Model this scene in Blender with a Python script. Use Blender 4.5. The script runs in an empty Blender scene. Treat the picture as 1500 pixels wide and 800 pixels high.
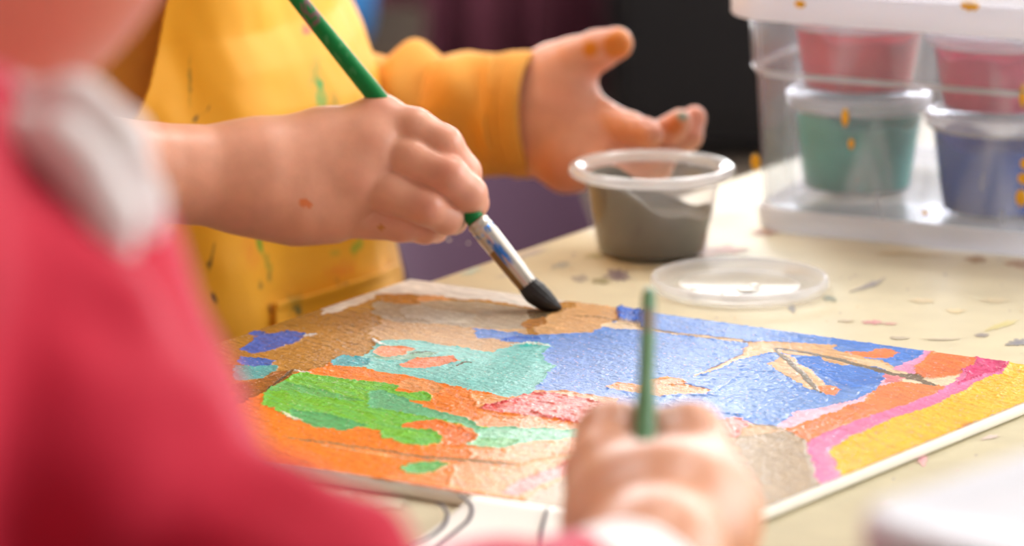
import bpy, bmesh, math, random
import numpy as np
from mathutils import Vector
random.seed(7)
rng = np.random.default_rng(7)
SC = bpy.context.scene
COL = SC.collection

# ------------------------------------------------------------------ camera frame
F = 5200.0
TH = math.radians(12.9)
TAB = 0.56                       # height of the table top
CAMZ = TAB + 0.3415
CT, ST = math.cos(TH), math.sin(TH)
Rv = np.array([1.0, 0, 0]); Uv = np.array([0, ST, CT]); Fv = np.array([0, CT, -ST])
CAM = np.array([0, 0, CAMZ])

def W(px, py, d):
    """the point seen at pixel (px, py) of the 1500x800 frame, d metres along the axis"""
    return CAM + d * ((px - 750) / F * Rv + (400 - py) / F * Uv + Fv)

def G(px, py, z=0.0):
    """where that line of sight meets the height z above the table top"""
    dr = (px - 750) / F * Rv + (400 - py) / F * Uv + Fv
    return CAM + dr * ((TAB + z - CAMZ) / dr[2])

def PX(P):
    P = np.asarray(P, float) - CAM
    d = P @ Fv
    return 750 + F * (P @ Rv) / d, 400 - F * (P @ Uv) / d, d

def lin(r, g, b):
    o = []
    for c in (r, g, b):
        c = c / 255.0
        o.append(c / 12.92 if c <= 0.04045 else ((c + 0.055) / 1.055) ** 2.4)
    return tuple(o)

# ------------------------------------------------------------------ objects and tags
def tag(o, label=None, cat=None, group=None, kind=None):
    if label: o['label'] = label
    if cat: o['category'] = cat
    if group: o['group'] = group
    if kind: o['kind'] = kind
    return o

def empty(name, loc, label, cat, rz=0.0, group=None):
    o = bpy.data.objects.new(name, None)
    o.empty_display_size = 0.05
    o.location = tuple(float(v) for v in loc); o.rotation_euler = (0, 0, rz)
    COL.objects.link(o)
    return tag(o, label, cat, group)

def mkmesh(name, verts, faces, mat, parent=None, smooth=True, colors=None, world=True):
    """link ONE mesh object; verts in world coordinates unless world=False (then local to the parent)"""
    me = bpy.data.meshes.new(name)
    verts = np.asarray(verts, dtype=np.float64)
    if parent is not None and world:
        rz = parent.rotation_euler[2]; L = np.array(parent.location)
        if parent.parent is not None:
            rz0 = parent.parent.rotation_euler[2]; L0 = np.array(parent.parent.location)
            c, s = math.cos(-rz0), math.sin(-rz0)
            v = verts - L0
            verts = np.stack([c * v[:, 0] - s * v[:, 1], s * v[:, 0] + c * v[:, 1], v[:, 2]], 1)
        c, s = math.cos(-rz), math.sin(-rz)
        v = verts - L
        verts = np.stack([c * v[:, 0] - s * v[:, 1], s * v[:, 0] + c * v[:, 1], v[:, 2]], 1)
    if isinstance(faces, np.ndarray):
        faces = faces.tolist()
    me.from_pydata(verts.tolist(), [], faces)
    me.update()
    if smooth:
        me.polygons.foreach_set('use_smooth', [True] * len(me.polygons))
    if colors is not None:
        a = me.color_attributes.new('Paint', 'FLOAT_COLOR', 'POINT')
        c = np.ones((len(verts), 4)); c[:, :3] = colors
        a.data.foreach_set('color', c.ravel())
    me.materials.append(mat)
    o = bpy.data.objects.new(name, me)
    COL.objects.link(o)
    if parent is not None:
        o.parent = parent
    return o

# ------------------------------------------------------------------ noise
def _hash(i, j, s):
    n = (i.astype(np.int64) * 374761393 + j.astype(np.int64) * 668265263 + s * 1442695041) & 0xffffffff
    n = ((n ^ (n >> 13)) * 1274126177) & 0xffffffff
    return ((n ^ (n >> 16)) & 0xffff) / 65535.0

def vnoise(x, y, s=0):
    """gradient noise, about 0..1 with mean one half"""
    xi, yi = np.floor(x), np.floor(y)
    fx, fy = x - xi, y - yi
    u = fx ** 3 * (fx * (fx * 6 - 15) + 10); v = fy ** 3 * (fy * (fy * 6 - 15) + 10)
    def g(dx, dy):
        h = _hash(xi + dx, yi + dy, s) * 2 * math.pi
        return np.cos(h) * (fx - dx) + np.sin(h) * (fy - dy)
    n = (g(0, 0) * (1 - u) + g(1, 0) * u) * (1 - v) + (g(0, 1) * (1 - u) + g(1, 1) * u) * v
    return np.clip(0.5 + 0.78 * n, 0, 1)

def fbm(x, y, s=0, o=4):
    t = 0; a = 0.5; n = 0
    for k in range(o):
        t = t + a * vnoise(x, y, s + k * 17); n += a
        x = x * 2.03 + 3.1; y = y * 2.03 + 1.7; a *= 0.5
    return t / n

def inpoly(x, y, poly):
    c = np.zeros(x.shape, bool)
    n = len(poly)
    for i in range(n):
        x1, y1 = poly[i]; x2, y2 = poly[(i + 1) % n]
        if y1 == y2: continue
        m = ((y1 > y) != (y2 > y)) & (x < (x2 - x1) * (y - y1) / (y2 - y1) + x1)
        c ^= m
    return c

def instroke(x, y, pts):
    """pts: (x, y, half width)"""
    m = np.zeros(x.shape, bool)
    for (x1, y1, w1), (x2, y2, w2) in zip(pts[:-1], pts[1:]):
        dx, dy = x2 - x1, y2 - y1
        t = np.clip(((x - x1) * dx + (y - y1) * dy) / (dx * dx + dy * dy + 1e-9), 0, 1)
        m |= np.hypot(x - x1 - t * dx, (y - y1 - t * dy) * 1.6) < w1 + (w2 - w1) * t
    return m

# ------------------------------------------------------------------ materials
def newmat(name):
    m = bpy.data.materials.new(name); m.use_nodes = True
    nt = m.node_tree
    b = nt.nodes['Principled BSDF']
    return m, nt, b

def attach_bump(nt, b, scale, strength, dist=0.001, detail=4, coord='Object', stretch=None):
    tc = nt.nodes.new('ShaderNodeTexCoord'); n = nt.nodes.new('ShaderNodeTexNoise'); bp = nt.nodes.new('ShaderNodeBump')
    n.inputs['Scale'].default_value = scale; n.inputs['Detail'].default_value = detail
    bp.inputs['Strength'].default_value = strength; bp.inputs['Distance'].default_value = dist
    src = tc.outputs[coord]
    if stretch:
        mp = nt.nodes.new('ShaderNodeMapping'); mp.inputs['Scale'].default_value = stretch
        nt.links.new(src, mp.inputs['Vector']); src = mp.outputs['Vector']
    nt.links.new(src, n.inputs['Vector']); nt.links.new(n.outputs['Fac'], bp.inputs['Height'])
    nt.links.new(bp.outputs['Normal'], b.inputs['Normal'])

def mat(name, col, rough=0.5, metal=0.0, vary=0.0, vscale=30, bump=None, spec=0.5, sheen=0.0, sheen_tint=None, sss=0.0, sss_r=(1, .4, .25), sss_s=0.006, coat=0.0, attr=False, sheen_r=0.45):
    m, nt, b = newmat(name)
    b.inputs['Base Color'].default_value = (*col, 1)
    b.inputs['Roughness'].default_value = rough; b.inputs['Metallic'].default_value = metal
    b.inputs['Specular IOR Level'].default_value = spec
    if sheen:
        b.inputs['Sheen Weight'].default_value = sheen; b.inputs['Sheen Roughness'].default_value = sheen_r
        if sheen_tint: b.inputs['Sheen Tint'].default_value = (*sheen_tint, 1)
    if sss:
        b.inputs['Subsurface Weight'].default_value = sss
        b.inputs['Subsurface Radius'].default_value = sss_r
        b.inputs['Subsurface Scale'].default_value = sss_s
    if coat:
        b.inputs['Coat Weight'].default_value = coat; b.inputs['Coat Roughness'].default_value = 0.12
    src = None
    if attr:
        a = nt.nodes.new('ShaderNodeAttribute'); a.attribute_name = 'Paint'
        src = a.outputs['Color']
        nt.links.new(src, b.inputs['Base Color'])
    if vary:
        tc = nt.nodes.new('ShaderNodeTexCoord'); n = nt.nodes.new('ShaderNodeTexNoise')
        n.inputs['Scale'].default_value = vscale; n.inputs['Detail'].default_value = 5
        nt.links.new(tc.outputs['Object'], n.inputs['Vector'])
        h = nt.nodes.new('ShaderNodeHueSaturation')
        mr = nt.nodes.new('ShaderNodeMapRange')
        mr.inputs['From Min'].default_value = 0.3; mr.inputs['From Max'].default_value = 0.7
        mr.inputs['To Min'].default_value = 1 - vary; mr.inputs['To Max'].default_value = 1 + vary
        nt.links.new(n.outputs['Fac'], mr.inputs['Value']); nt.links.new(mr.outputs['Result'], h.inputs['Value'])
        if src: nt.links.new(src, h.inputs['Color'])
        else: h.inputs['Color'].default_value = (*col, 1)
        nt.links.new(h.outputs['Color'], b.inputs['Base Color'])
    if bump: attach_bump(nt, b, *bump)
    return m

def clear_plastic(name, haze, tint=(0.95, 0.95, 0.96), streak=0.0, rough=0.15, gloss=0.06):
    """thin clear plastic: mostly see-through, a milky share and a surface gloss"""
    m = bpy.data.materials.new(name); m.use_nodes = True
    nt = m.node_tree; nt.nodes.clear()
    out = nt.nodes.new('ShaderNodeOutputMaterial')
    tr = nt.nodes.new('ShaderNodeBsdfTransparent'); tr.inputs['Color'].default_value = (*[min(1, c + 0.03) for c in tint], 1)
    df = nt.nodes.new('ShaderNodeBsdfDiffuse'); df.inputs['Color'].default_value = (*tint, 1)
    tl = nt.nodes.new('ShaderNodeBsdfTranslucent'); tl.inputs['Color'].default_value = (*tint, 1)
    ml = nt.nodes.new('ShaderNodeMixShader'); ml.inputs['Fac'].default_value = 0.5
    nt.links.new(df.outputs[0], ml.inputs[1]); nt.links.new(tl.outputs[0], ml.inputs[2])
    mx = nt.nodes.new('ShaderNodeMixShader'); mx.inputs['Fac'].default_value = haze
    nt.links.new(tr.outputs[0], mx.inputs[1]); nt.links.new(ml.outputs[0], mx.inputs[2])
    if streak:
        tc = nt.nodes.new('ShaderNodeTexCoord'); mp = nt.nodes.new('ShaderNodeMapping'); mp.inputs['Scale'].default_value = (1, 1, 0.22)
        n = nt.nodes.new('ShaderNodeTexNoise'); n.inputs['Scale'].default_value = 34; n.inputs['Detail'].default_value = 3; n.inputs['Distortion'].default_value = 1.2
        mr = nt.nodes.new('ShaderNodeMapRange')
        mr.inputs['From Min'].default_value = 0.48; mr.inputs['From Max'].default_value = 0.72
        mr.inputs['To Min'].default_value = haze; mr.inputs['To Max'].default_value = min(1, haze + streak)
        nt.links.new(tc.outputs['Object'], mp.inputs['Vector']); nt.links.new(mp.outputs[0], n.inputs['Vector'])
        nt.links.new(n.outputs['Fac'], mr.inputs['Value']); nt.links.new(mr.outputs[0], mx.inputs['Fac'])
    gl = nt.nodes.new('ShaderNodeBsdfGlossy'); gl.inputs['Roughness'].default_value = rough
    fr = nt.nodes.new('ShaderNodeFresnel'); fr.inputs['IOR'].default_value = 1.45
    ad = nt.nodes.new('ShaderNodeMath'); ad.operation = 'MULTIPLY'; ad.inputs[1].default_value = gloss / 0.06
    nt.links.new(fr.outputs[0], ad.inputs[0])
    cl = nt.nodes.new('ShaderNodeClamp'); cl.inputs['Max'].default_value = 0.6
    ge = nt.nodes.new('ShaderNodeNewGeometry'); iv = nt.nodes.new('ShaderNodeMath'); iv.operation = 'SUBTRACT'; iv.inputs[0].default_value = 1.0
    nt.links.new(ge.outputs['Backfacing'], iv.inputs[1])
    mu = nt.nodes.new('ShaderNodeMath'); mu.operation = 'MULTIPLY'
    nt.links.new(ad.outputs[0], mu.inputs[0]); nt.links.new(iv.outputs[0], mu.inputs[1])
    nt.links.new(mu.outputs[0], cl.inputs['Value'])
    m2 = nt.nodes.new('ShaderNodeMixShader')
    nt.links.new(cl.outputs[0], m2.inputs['Fac']); nt.links.new(mx.outputs[0], m2.inputs[1]); nt.links.new(gl.outputs[0], m2.inputs[2])
    nt.links.new(m2.outputs[0], out.inputs['Surface'])
    return m

# ------------------------------------------------------------------ shape builders
def rings(loops, cap0=True, cap1=True):
    """stack of closed loops (n, m, 3) -> verts, faces"""
    L = np.asarray(loops, float); n, m, _ = L.shape
    v = L.reshape(-1, 3); f = []
    for i in range(n - 1):
        for j in range(m):
            k = (j + 1) % m
            f.append([i * m + j, i * m + k, (i + 1) * m + k, (i + 1) * m + j])
    v = v.tolist()
    if cap0:
        v.append(L[0].mean(0).tolist()); c = len(v) - 1
        f += [[c, (j + 1) % m, j] for j in range(m)]
    if cap1:
        v.append(L[-1].mean(0).tolist()); c = len(v) - 1; o = (n - 1) * m
        f += [[c, o + j, o + (j + 1) % m] for j in range(m)]
    return np.array(v), f

def lathe(profile, center, seg=72, wob=None, cap0=True, cap1=True):
    """profile: (r, z) from the outside base upward and over"""
    a = np.linspace(0, 2 * math.pi, seg, endpoint=False)
    L = [np.stack([center[0] + r * np.cos(a), center[1] + r * np.sin(a), np.full(seg, center[2] + z)], 1) for r, z in profile]
    return rings(L, cap0, cap1)

def rrect(w, d, r, z, n=7):
    """rounded rectangle loop, centred, half sizes w, d"""
    pts = []
    for cx, cy, a0 in ((w - r, d - r, 0), (-w + r, d - r, 90), (-w + r, -d + r, 180), (w - r, -d + r, 270)):
        for k in range(n):
            a = math.radians(a0 + 90 * k / (n - 1))
            pts.append((cx + r * math.cos(a), cy + r * math.sin(a), z))
    return np.array(pts)

def frame_along(pts):
    pts = np.asarray(pts, float); n = len(pts)
    T = np.gradient(pts, axis=0); T /= np.linalg.norm(T, axis=1)[:, None] + 1e-12
    up = np.array([0, 0, 1.0])
    if abs(T[0] @ up) > 0.9: up = np.array([1.0, 0, 0])
    N = []; u = up - (up @ T[0]) * T[0]; u /= np.linalg.norm(u)
    for i in range(n):
        u = u - (u @ T[i]) * T[i]; u /= np.linalg.norm(u) + 1e-12; N.append(u.copy())
    N = np.array(N); B = np.cross(T, N)
    return T, N, B

def resample(pts, n):
    pts = np.asarray(pts, float)
    # Catmull-Rom through the points (any number of columns)
    P = np.vstack([2 * pts[0] - pts[1], pts, 2 * pts[-1] - pts[-2]])
    k = len(pts) - 1; out = []
    for t in np.linspace(0, k, n):
        i = min(int(t), k - 1); u = t - i
        p0, p1, p2, p3 = P[i], P[i + 1], P[i + 2], P[i + 3]
        out.append(0.5 * ((2 * p1) + (p2 - p0) * u + (2 * p0 - 5 * p1 + 4 * p2 - p3) * u * u + (3 * p1 - p0 - 3 * p2 + p3) * u ** 3))
    return np.array(out)

def tube(pts, rad, seg=16, cap=True, squash=None):
    pts = np.asarray(pts, float); rad = np.broadcast_to(rad, len(pts))
    T, N, B = frame_along(pts)
    a = np.linspace(0, 2 * math.pi, seg, endpoint=False)
    L = []
    for i in range(len(pts)):
        s = 1.0 if squash is None else squash
        L.append(pts[i] + rad[i] * (np.cos(a)[:, None] * N[i] * s + np.sin(a)[:, None] * B[i]))
    return rings(L, cap, cap)

def join(*vf):
    V = []; Fc = []; o = 0
    for v, f in vf:
        V.append(np.asarray(v, float)); Fc += [[i + o for i in q] for q in f]; o += len(v)
    return np.vstack(V), Fc

def rrbox(w, d, z0, z1, r, b=0.002):
    """box with rounded upright corners and softened top and bottom edges (local)"""
    return rings([rrect(w - b, d - b, max(r - b, 1e-4), z0), rrect(w, d, r, z0 + b), rrect(w, d, r, z1 - b), rrect(w - b, d - b, max(r - b, 1e-4), z1)])

def place(v, loc, rz):
    c, s = math.cos(rz), math.sin(rz); v = np.asarray(v)
    return np.stack([loc[0] + c * v[:, 0] - s * v[:, 1], loc[1] + s * v[:, 0] + c * v[:, 1], loc[2] + v[:, 2]], 1)

# ------------------------------------------------------------------ smooth solids (implicit surface, sparse surface nets)
def smin(a, b, k):
    h = np.clip(0.5 + 0.5 * (b - a) / k, 0, 1)
    return b + (a - b) * h - k * h * (1 - h)

class Cone:
    def __init__(s, a, b, ra, rb): s.a = np.asarray(a, float); s.d = np.asarray(b, float) - s.a; s.ra = ra; s.rb = rb; s.l = s.d @ s.d + 1e-12
    def __call__(s, p):
        q = p - s.a; t = np.clip(q @ s.d / s.l, 0, 1)
        return np.linalg.norm(q - t[:, None] * s.d, axis=1) - (s.ra + (s.rb - s.ra) * t)
    def box(s):
        r = max(s.ra, s.rb); return np.minimum(s.a, s.a + s.d) - r, np.maximum(s.a, s.a + s.d) + r

class Ell:
    """ellipsoid with axes given as rows of M (unit) and radii r"""
    def __init__(s, c, r, M=None): s.c = np.asarray(c, float); s.r = np.asarray(r, float); s.M = np.eye(3) if M is None else np.asarray(M, float)
    def __call__(s, p):
        q = (p - s.c) @ s.M.T
        k0 = np.linalg.norm(q / s.r, axis=1); k1 = np.linalg.norm(q / s.r ** 2, axis=1) + 1e-9
        return np.where(k0 < 1e-6, -s.r.min(), k0 * (k0 - 1) / k1)
    def box(s):
        r = s.r.max(); return s.c - r, s.c + r

def chain(pts, rad):
    return [Cone(pts[i], pts[i + 1], rad[i], rad[i + 1]) for i in range(len(pts) - 1)]

class Field:
    """groups: (k inside the group, k joining it to what came before, [prims])"""
    def __init__(s, groups): s.g = groups
    def ev(s, p, keep=None):
        d = None; i = 0
        for kin, kj, pr in s.g:
            e = None
            for q in pr:
                if keep is None or keep[i]:
                    v = q(p); e = v if e is None else smin(e, v, kin)
                i += 1
            if e is not None:
                d = e if d is None else smin(d, e, kj)
        return np.full(len(p), 1.0) if d is None else d
    def prims(s): return [q for g in s.g for q in g[2]]

def net(field, h, N=12):
    """sparse surface nets; returns verts, quads"""
    pr = field.prims()
    lo = np.min([q.box()[0] for q in pr], 0) - 3 * h; hi = np.max([q.box()[1] for q in pr], 0) + 3 * h
    nb = np.ceil((hi - lo) / (N * h)).astype(int)
    bi = np.stack(np.meshgrid(*[np.arange(n) for n in nb], indexing='ij'), -1).reshape(-1, 3)
    cen = lo + (bi + 0.5) * N * h
    R = math.sqrt(3) / 2 * N * h
    D = np.full(len(cen), 9.0)
    dist = []
    for q in pr: dist.append(q(cen))
    dist = np.array(dist)
    act = np.where(np.abs(field.ev(cen)) < R * 1.35 + 0.004)[0]
    off = np.stack(np.meshgrid(*[np.arange(N + 1)] * 3, indexing='ij'), -1).reshape(-1, 3)
    G_ = nb * N + 2
    keys = []; verts = []; quads = []
    co = np.array([[a, b, c] for a in (0, 1) for b in (0, 1) for c in (0, 1)])
    def key(ijk): return (ijk[:, 0] * G_[1] + ijk[:, 1]) * G_[2] + ijk[:, 2]
    for b in act:
        keep = dist[:, b] < R + 0.035
        if not keep.any(): continue
        base = bi[b] * N
        P = lo + (base + off) * h
        v = field.ev(P, keep).reshape(N + 1, N + 1, N + 1)
        s = v < 0
        if s.all() or not s.any(): continue
        cnt = sum(s[a:a + N, c:c + N, e:e + N].astype(int) for a, c, e in co)
        ci = np.argwhere((cnt > 0) & (cnt < 8))
        acc = np.zeros((len(ci), 3)); n = np.zeros(len(ci))
        for ax in range(3):
            for o1 in (0, 1):
                for o2 in (0, 1):
                    A = np.zeros(3, int); oth = [k for k in range(3) if k != ax]
                    A[oth[0]] = o1; A[oth[1]] = o2; B_ = A.copy(); B_[ax] = 1
                    ia = ci + A; ib = ci + B_
                    va = v[ia[:, 0], ia[:, 1], ia[:, 2]]; vb = v[ib[:, 0], ib[:, 1], ib[:, 2]]
                    cr = (va < 0) != (vb < 0)
                    t = np.where(cr, va / (va - vb + 1e-15), 0)
                    q = A + t[:, None] * (B_ - A)
                    acc += np.where(cr[:, None], q, 0); n += cr
        pt = lo + (base + ci + acc / n[:, None]) * h
        e = h * 0.5
        d0 = field.ev(pt, keep)
        g = np.stack([field.ev(pt + np.eye(3)[k] * e, keep) - field.ev(pt - np.eye(3)[k] * e, keep) for k in range(3)], 1) / (2 * e)
        g2 = (g * g).sum(1) + 1e-6
        stp = np.clip(d0 / np.maximum(g2, 0.25), -0.6 * h, 0.6 * h)
        pt = pt - g * stp[:, None]
        verts.append(pt); keys.append(key(base + ci))
        for ax in range(3):
            sl = [slice(0, N)] * 3; sl2 = [slice(0, N)] * 3; sl2[ax] = slice(1, N + 1)
            a = s[tuple(sl)]; c = s[tuple(sl2)]
            ed = np.argwhere(a != c)
            if not len(ed): continue
            ins = a[ed[:, 0], ed[:, 1], ed[:, 2]]
            u, w = [(1, 2), (2, 0), (0, 1)][ax]
            gi = base + ed
            U_ = np.zeros(3, int); U_[u] = 1; W_ = np.zeros(3, int); W_[w] = 1
            q = np.stack([key(gi - U_ - W_), key(gi - W_), key(gi), key(gi - U_)], 1)
            q = np.where(ins[:, None], q, q[:, ::-1])
            quads.append(q)
    K = np.concatenate(keys); V = np.concatenate(verts); Q = np.concatenate(quads)
    o = np.argsort(K); K = K[o]; V = V[o]
    idx = np.searchsorted(K, Q); idx = np.clip(idx, 0, len(K) - 1)
    ok = (K[idx] == Q).all(1)
    return V, idx[ok]

def cut(V, Q, mask):
    """keep the quads all of whose corners are in mask"""
    q = Q[mask[Q].all(1)]
    used = np.unique(q); m = np.full(len(V), -1); m[used] = np.arange(len(used))
    return V[used], m[q]
LWIN, LBACK, LPAN, FSTOP, FOC, EXPO = 125.0, 125.0, 19.0, 7.2, 1.335, 0.46
# ================================================================== materials used below
M = {}
M['floor'] = mat('floor_vinyl', lin(118, 104, 92), 0.45, vary=0.12, vscale=6)
M['wallp'] = mat('wall_paint', lin(214, 208, 200), 0.8, vary=0.03, vscale=4)
M['walld'] = mat('wall_dark_paint', lin(74, 58, 62), 0.8, vary=0.06, vscale=4)
M['white'] = mat('white_gloss_paint', lin(235, 235, 232), 0.35)
M['alum'] = mat('grey_metal', lin(150, 150, 152), 0.35, 0.9)
M['table'] = mat('cream_laminate', lin(220, 211, 180), 0.5, spec=.3, vary=0.05, vscale=55, bump=(240, 0.05, 0.0006))
M['tedge'] = mat('table_edge', lin(214, 202, 196), 0.4)
M['tleg'] = mat('table_leg', lin(120, 118, 118), 0.4, 0.7)
M['card'] = mat('board_white', lin(238, 234, 224), 0.7, vary=0.03, vscale=80)
M['paper'] = mat('paper_white', lin(247, 244, 238), 0.75)
M['ink'] = mat('marker_ink', lin(84, 74, 84), 0.6)
M['stain'] = mat('dried_paint', (1, 1, 1), 0.5, attr=True)
M['clear'] = clear_plastic('clear_cup_plastic', 0.08, gloss=0.08)
M['clearpot'] = clear_plastic('pot_plastic', 0.02, gloss=0.04)
M['rim'] = clear_plastic('cup_rim_plastic', 0.42, gloss=0.08)
M['lidp'] = clear_plastic('lid_plastic', 0.30, gloss=0.03, rough=.3)
M['bin'] = clear_plastic('bin_plastic', 0.08, (0.92, 0.93, 0.96), streak=0.17, rough=0.3)
M['binrim'] = clear_plastic('bin_rim_plastic', 0.78, (0.93, 0.93, 0.97), rough=0.3)
M['binlid'] = clear_plastic('bin_lid_plastic', 0.50, (0.93, 0.93, 0.97), rough=0.3)
M['greyp'] = mat('grey_paint', lin(112, 104, 88), 0.38, vary=0.10, vscale=90)
M['teal'] = mat('teal_paint', lin(74, 208, 190), 0.5, vary=0.14, vscale=70)
M['blue'] = mat('blue_paint', lin(20, 104, 216), 0.5, vary=0.12, vscale=70)
M['red'] = mat('red_paint', lin(244, 44, 66), 0.5, vary=0.16, vscale=70)
M['rose'] = mat('rose_paint', lin(240, 70, 112), 0.5, vary=0.16, vscale=70)
M['yel'] = mat('yellow_paint', lin(240, 178, 20), 0.35)
M['tub'] = mat('white_plastic', lin(222, 222, 230), 0.7, spec=.2)
M['tubblue'] = mat('pale_blue_film', lin(160, 196, 226), 0.6)
M['purple'] = mat('purple_plastic', lin(72, 42, 66), 0.7, spec=.2, vary=0.05, vscale=12)
M['black'] = mat('black_lacquer', lin(20, 19, 24), 0.5)
M['maroon'] = mat('maroon_cloth', lin(112, 54, 74), 0.85, vary=0.1, vscale=10)
M['greyb'] = mat('grey_bench', lin(74, 64, 56), 1.0, spec=.0)
M['bluebox'] = mat('blue_box', lin(52, 128, 196), 0.4)
M['green'] = mat('green_lacquer', lin(20, 128, 62), 0.40, spec=.22, attr=True)
M['ferrule'] = mat('nickel_ferrule', (1, 1, 1), 0.30, 0.75, attr=True)
M['bristle'] = mat('black_bristle', lin(30, 27, 28), 0.45, bump=(900, 0.5, 0.0005, 2, 'Object'))

# ================================================================== the room
def structure(name, v, f, m, smooth=False):
    o = mkmesh(name, v, f, m, smooth=smooth); o['kind'] = 'structure'; return o

def slab(x0, x1, y0, y1, z0, z1):
    v = np.array([(x, y, z) for x in (x0, x1) for y in (y0, y1) for z in (z0, z1)])
    f = [[0, 1, 3, 2], [4, 6, 7, 5], [0, 4, 5, 1], [2, 3, 7, 6], [0, 2, 6, 4], [1, 5, 7, 3]]
    return v, f

RX0, RX1, RY0, RY1, RZ = -3.0, 3.2, -2.4, 5.4, 2.8
structure('floor', *slab(RX0, RX1, RY0, RY1, -0.05, 0.0), M['floor'])
structure('ceiling', *slab(RX0, RX1, RY0, RY1, RZ, RZ + 0.05), M['wallp'])
# the far wall carries a second long window above the furniture
VX0, VX1, VZ0, VZ1 = -2.4, 2.8, 1.10, 1.66
structure('wall_back', *join(slab(RX0, VX0, RY1, RY1 + 0.1, 0, RZ), slab(VX1, RX1, RY1, RY1 + 0.1, 0, RZ),
          slab(VX0, VX1, RY1, RY1 + 0.1, 0, VZ0), slab(VX0, VX1, RY1, RY1 + 0.1, VZ1, RZ)), M['walld'])
fr = []
for x in np.linspace(VX0, VX1, 5):
    fr.append(slab(x - 0.025, x + 0.025, RY1 + 0.02, RY1 + 0.07, VZ0, VZ1))
for z in (VZ0 + 0.02, VZ1 - 0.02):
    fr.append(slab(VX0, VX1, RY1 + 0.02, RY1 + 0.07, z - 0.025, z + 0.025))
structure('window_2', *join(*fr), M['white'])
structure('wall_front', *slab(RX0, RX1, RY0 - 0.1, RY0, 0, RZ), M['wallp'])
structure('wall_left', *slab(RX0 - 0.1, RX0, RY0, RY1, 0, RZ), M['wallp'])
# the right-hand wall carries the long window that lights the room
WY0, WY1, WZ0, WZ1 = 0.5, 4.6, 0.85, 2.6
structure('wall_right', *join(slab(RX1, RX1 + 0.1, RY0, WY0, 0, RZ), slab(RX1, RX1 + 0.1, WY1, RY1, 0, RZ),
          slab(RX1, RX1 + 0.1, WY0, WY1, 0, WZ0), slab(RX1, RX1 + 0.1, WY0, WY1, WZ1, RZ)), M['wallp'])
fr = []
for y in np.linspace(WY0, WY1, 5):
    fr.append(slab(RX1 + 0.02, RX1 + 0.07, y - 0.025, y + 0.025, WZ0, WZ1))
for z in (WZ0 + 0.02, WZ1 - 0.02):
    fr.append(slab(RX1 + 0.02, RX1 + 0.07, WY0, WY1, z - 0.025, z + 0.025))
structure('window_1', *join(*fr), M['white'])

# ================================================================== table
A0 = G(632, 410); A1 = G(860, 333)
EV = (A1 - A0); EV[2] = 0; EV /= np.linalg.norm(EV)        # along the child's edge, away
NV = np.array([EV[1], -EV[0], 0])                            # across the table, to the right
TO = A0.copy()
def T(e, n, z=0.0):
    return np.array([TO[0], TO[1], TAB]) + e * EV + n * NV + np.array([0, 0, z])
RZT = math.atan2(NV[1], NV[0])
E0, E1, NW = -0.50, 0.95, 0.78
tc = T((E0 + E1) / 2, NW / 2); tc[2] = 0
table = empty('classroom_table', tc, 'low cream-topped table speckled with dried paint under the painting', 'table', RZT)
v, f = rrbox(NW / 2, (E1 - E0) / 2, TAB - 0.025, TAB, 0.03, 0.002)
mkmesh('table_top', place(v, (tc[0], tc[1], 0), RZT), f, M['table'], table)
v, f = rings([rrect(NW / 2 + 0.0012, (E1 - E0) / 2 + 0.0012, 0.031, z) for z in (TAB - 0.024, TAB - 0.003)], False, False)
mkmesh('edge_band', place(v, (tc[0], tc[1], 0), RZT), f, M['tedge'], table)
v, f = join(slab(-NW / 2 + .06, NW / 2 - .06, -(E1 - E0) / 2 + .06, -(E1 - E0) / 2 + .085, TAB - 0.085, TAB - 0.025),
            slab(-NW / 2 + .06, NW / 2 - .06, (E1 - E0) / 2 - .085, (E1 - E0) / 2 - .06, TAB - 0.085, TAB - 0.025),
            slab(-NW / 2 + .06, -NW / 2 + .085, -(E1 - E0) / 2 + .08, (E1 - E0) / 2 - .08, TAB - 0.085, TAB - 0.025),
            slab(NW / 2 - .085, NW / 2 - .06, -(E1 - E0) / 2 + .08, (E1 - E0) / 2 - .08, TAB - 0.085, TAB - 0.025))
mkmesh('apron', place(v, (tc[0], tc[1], 0), RZT), f, M['tleg'], table, smooth=False)
for sx in (-1, 1):
    for sy in (-1, 1):
        v, f = tube([(sx * (NW / 2 - .07), sy * ((E1 - E0) / 2 - .07), 0), (sx * (NW / 2 - .07), sy * ((E1 - E0) / 2 - .07), TAB - 0.026)], 0.02, 16)
        mkmesh('leg', place(v, (tc[0], tc[1], 0), RZT), f, M['tleg'], table)
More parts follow.
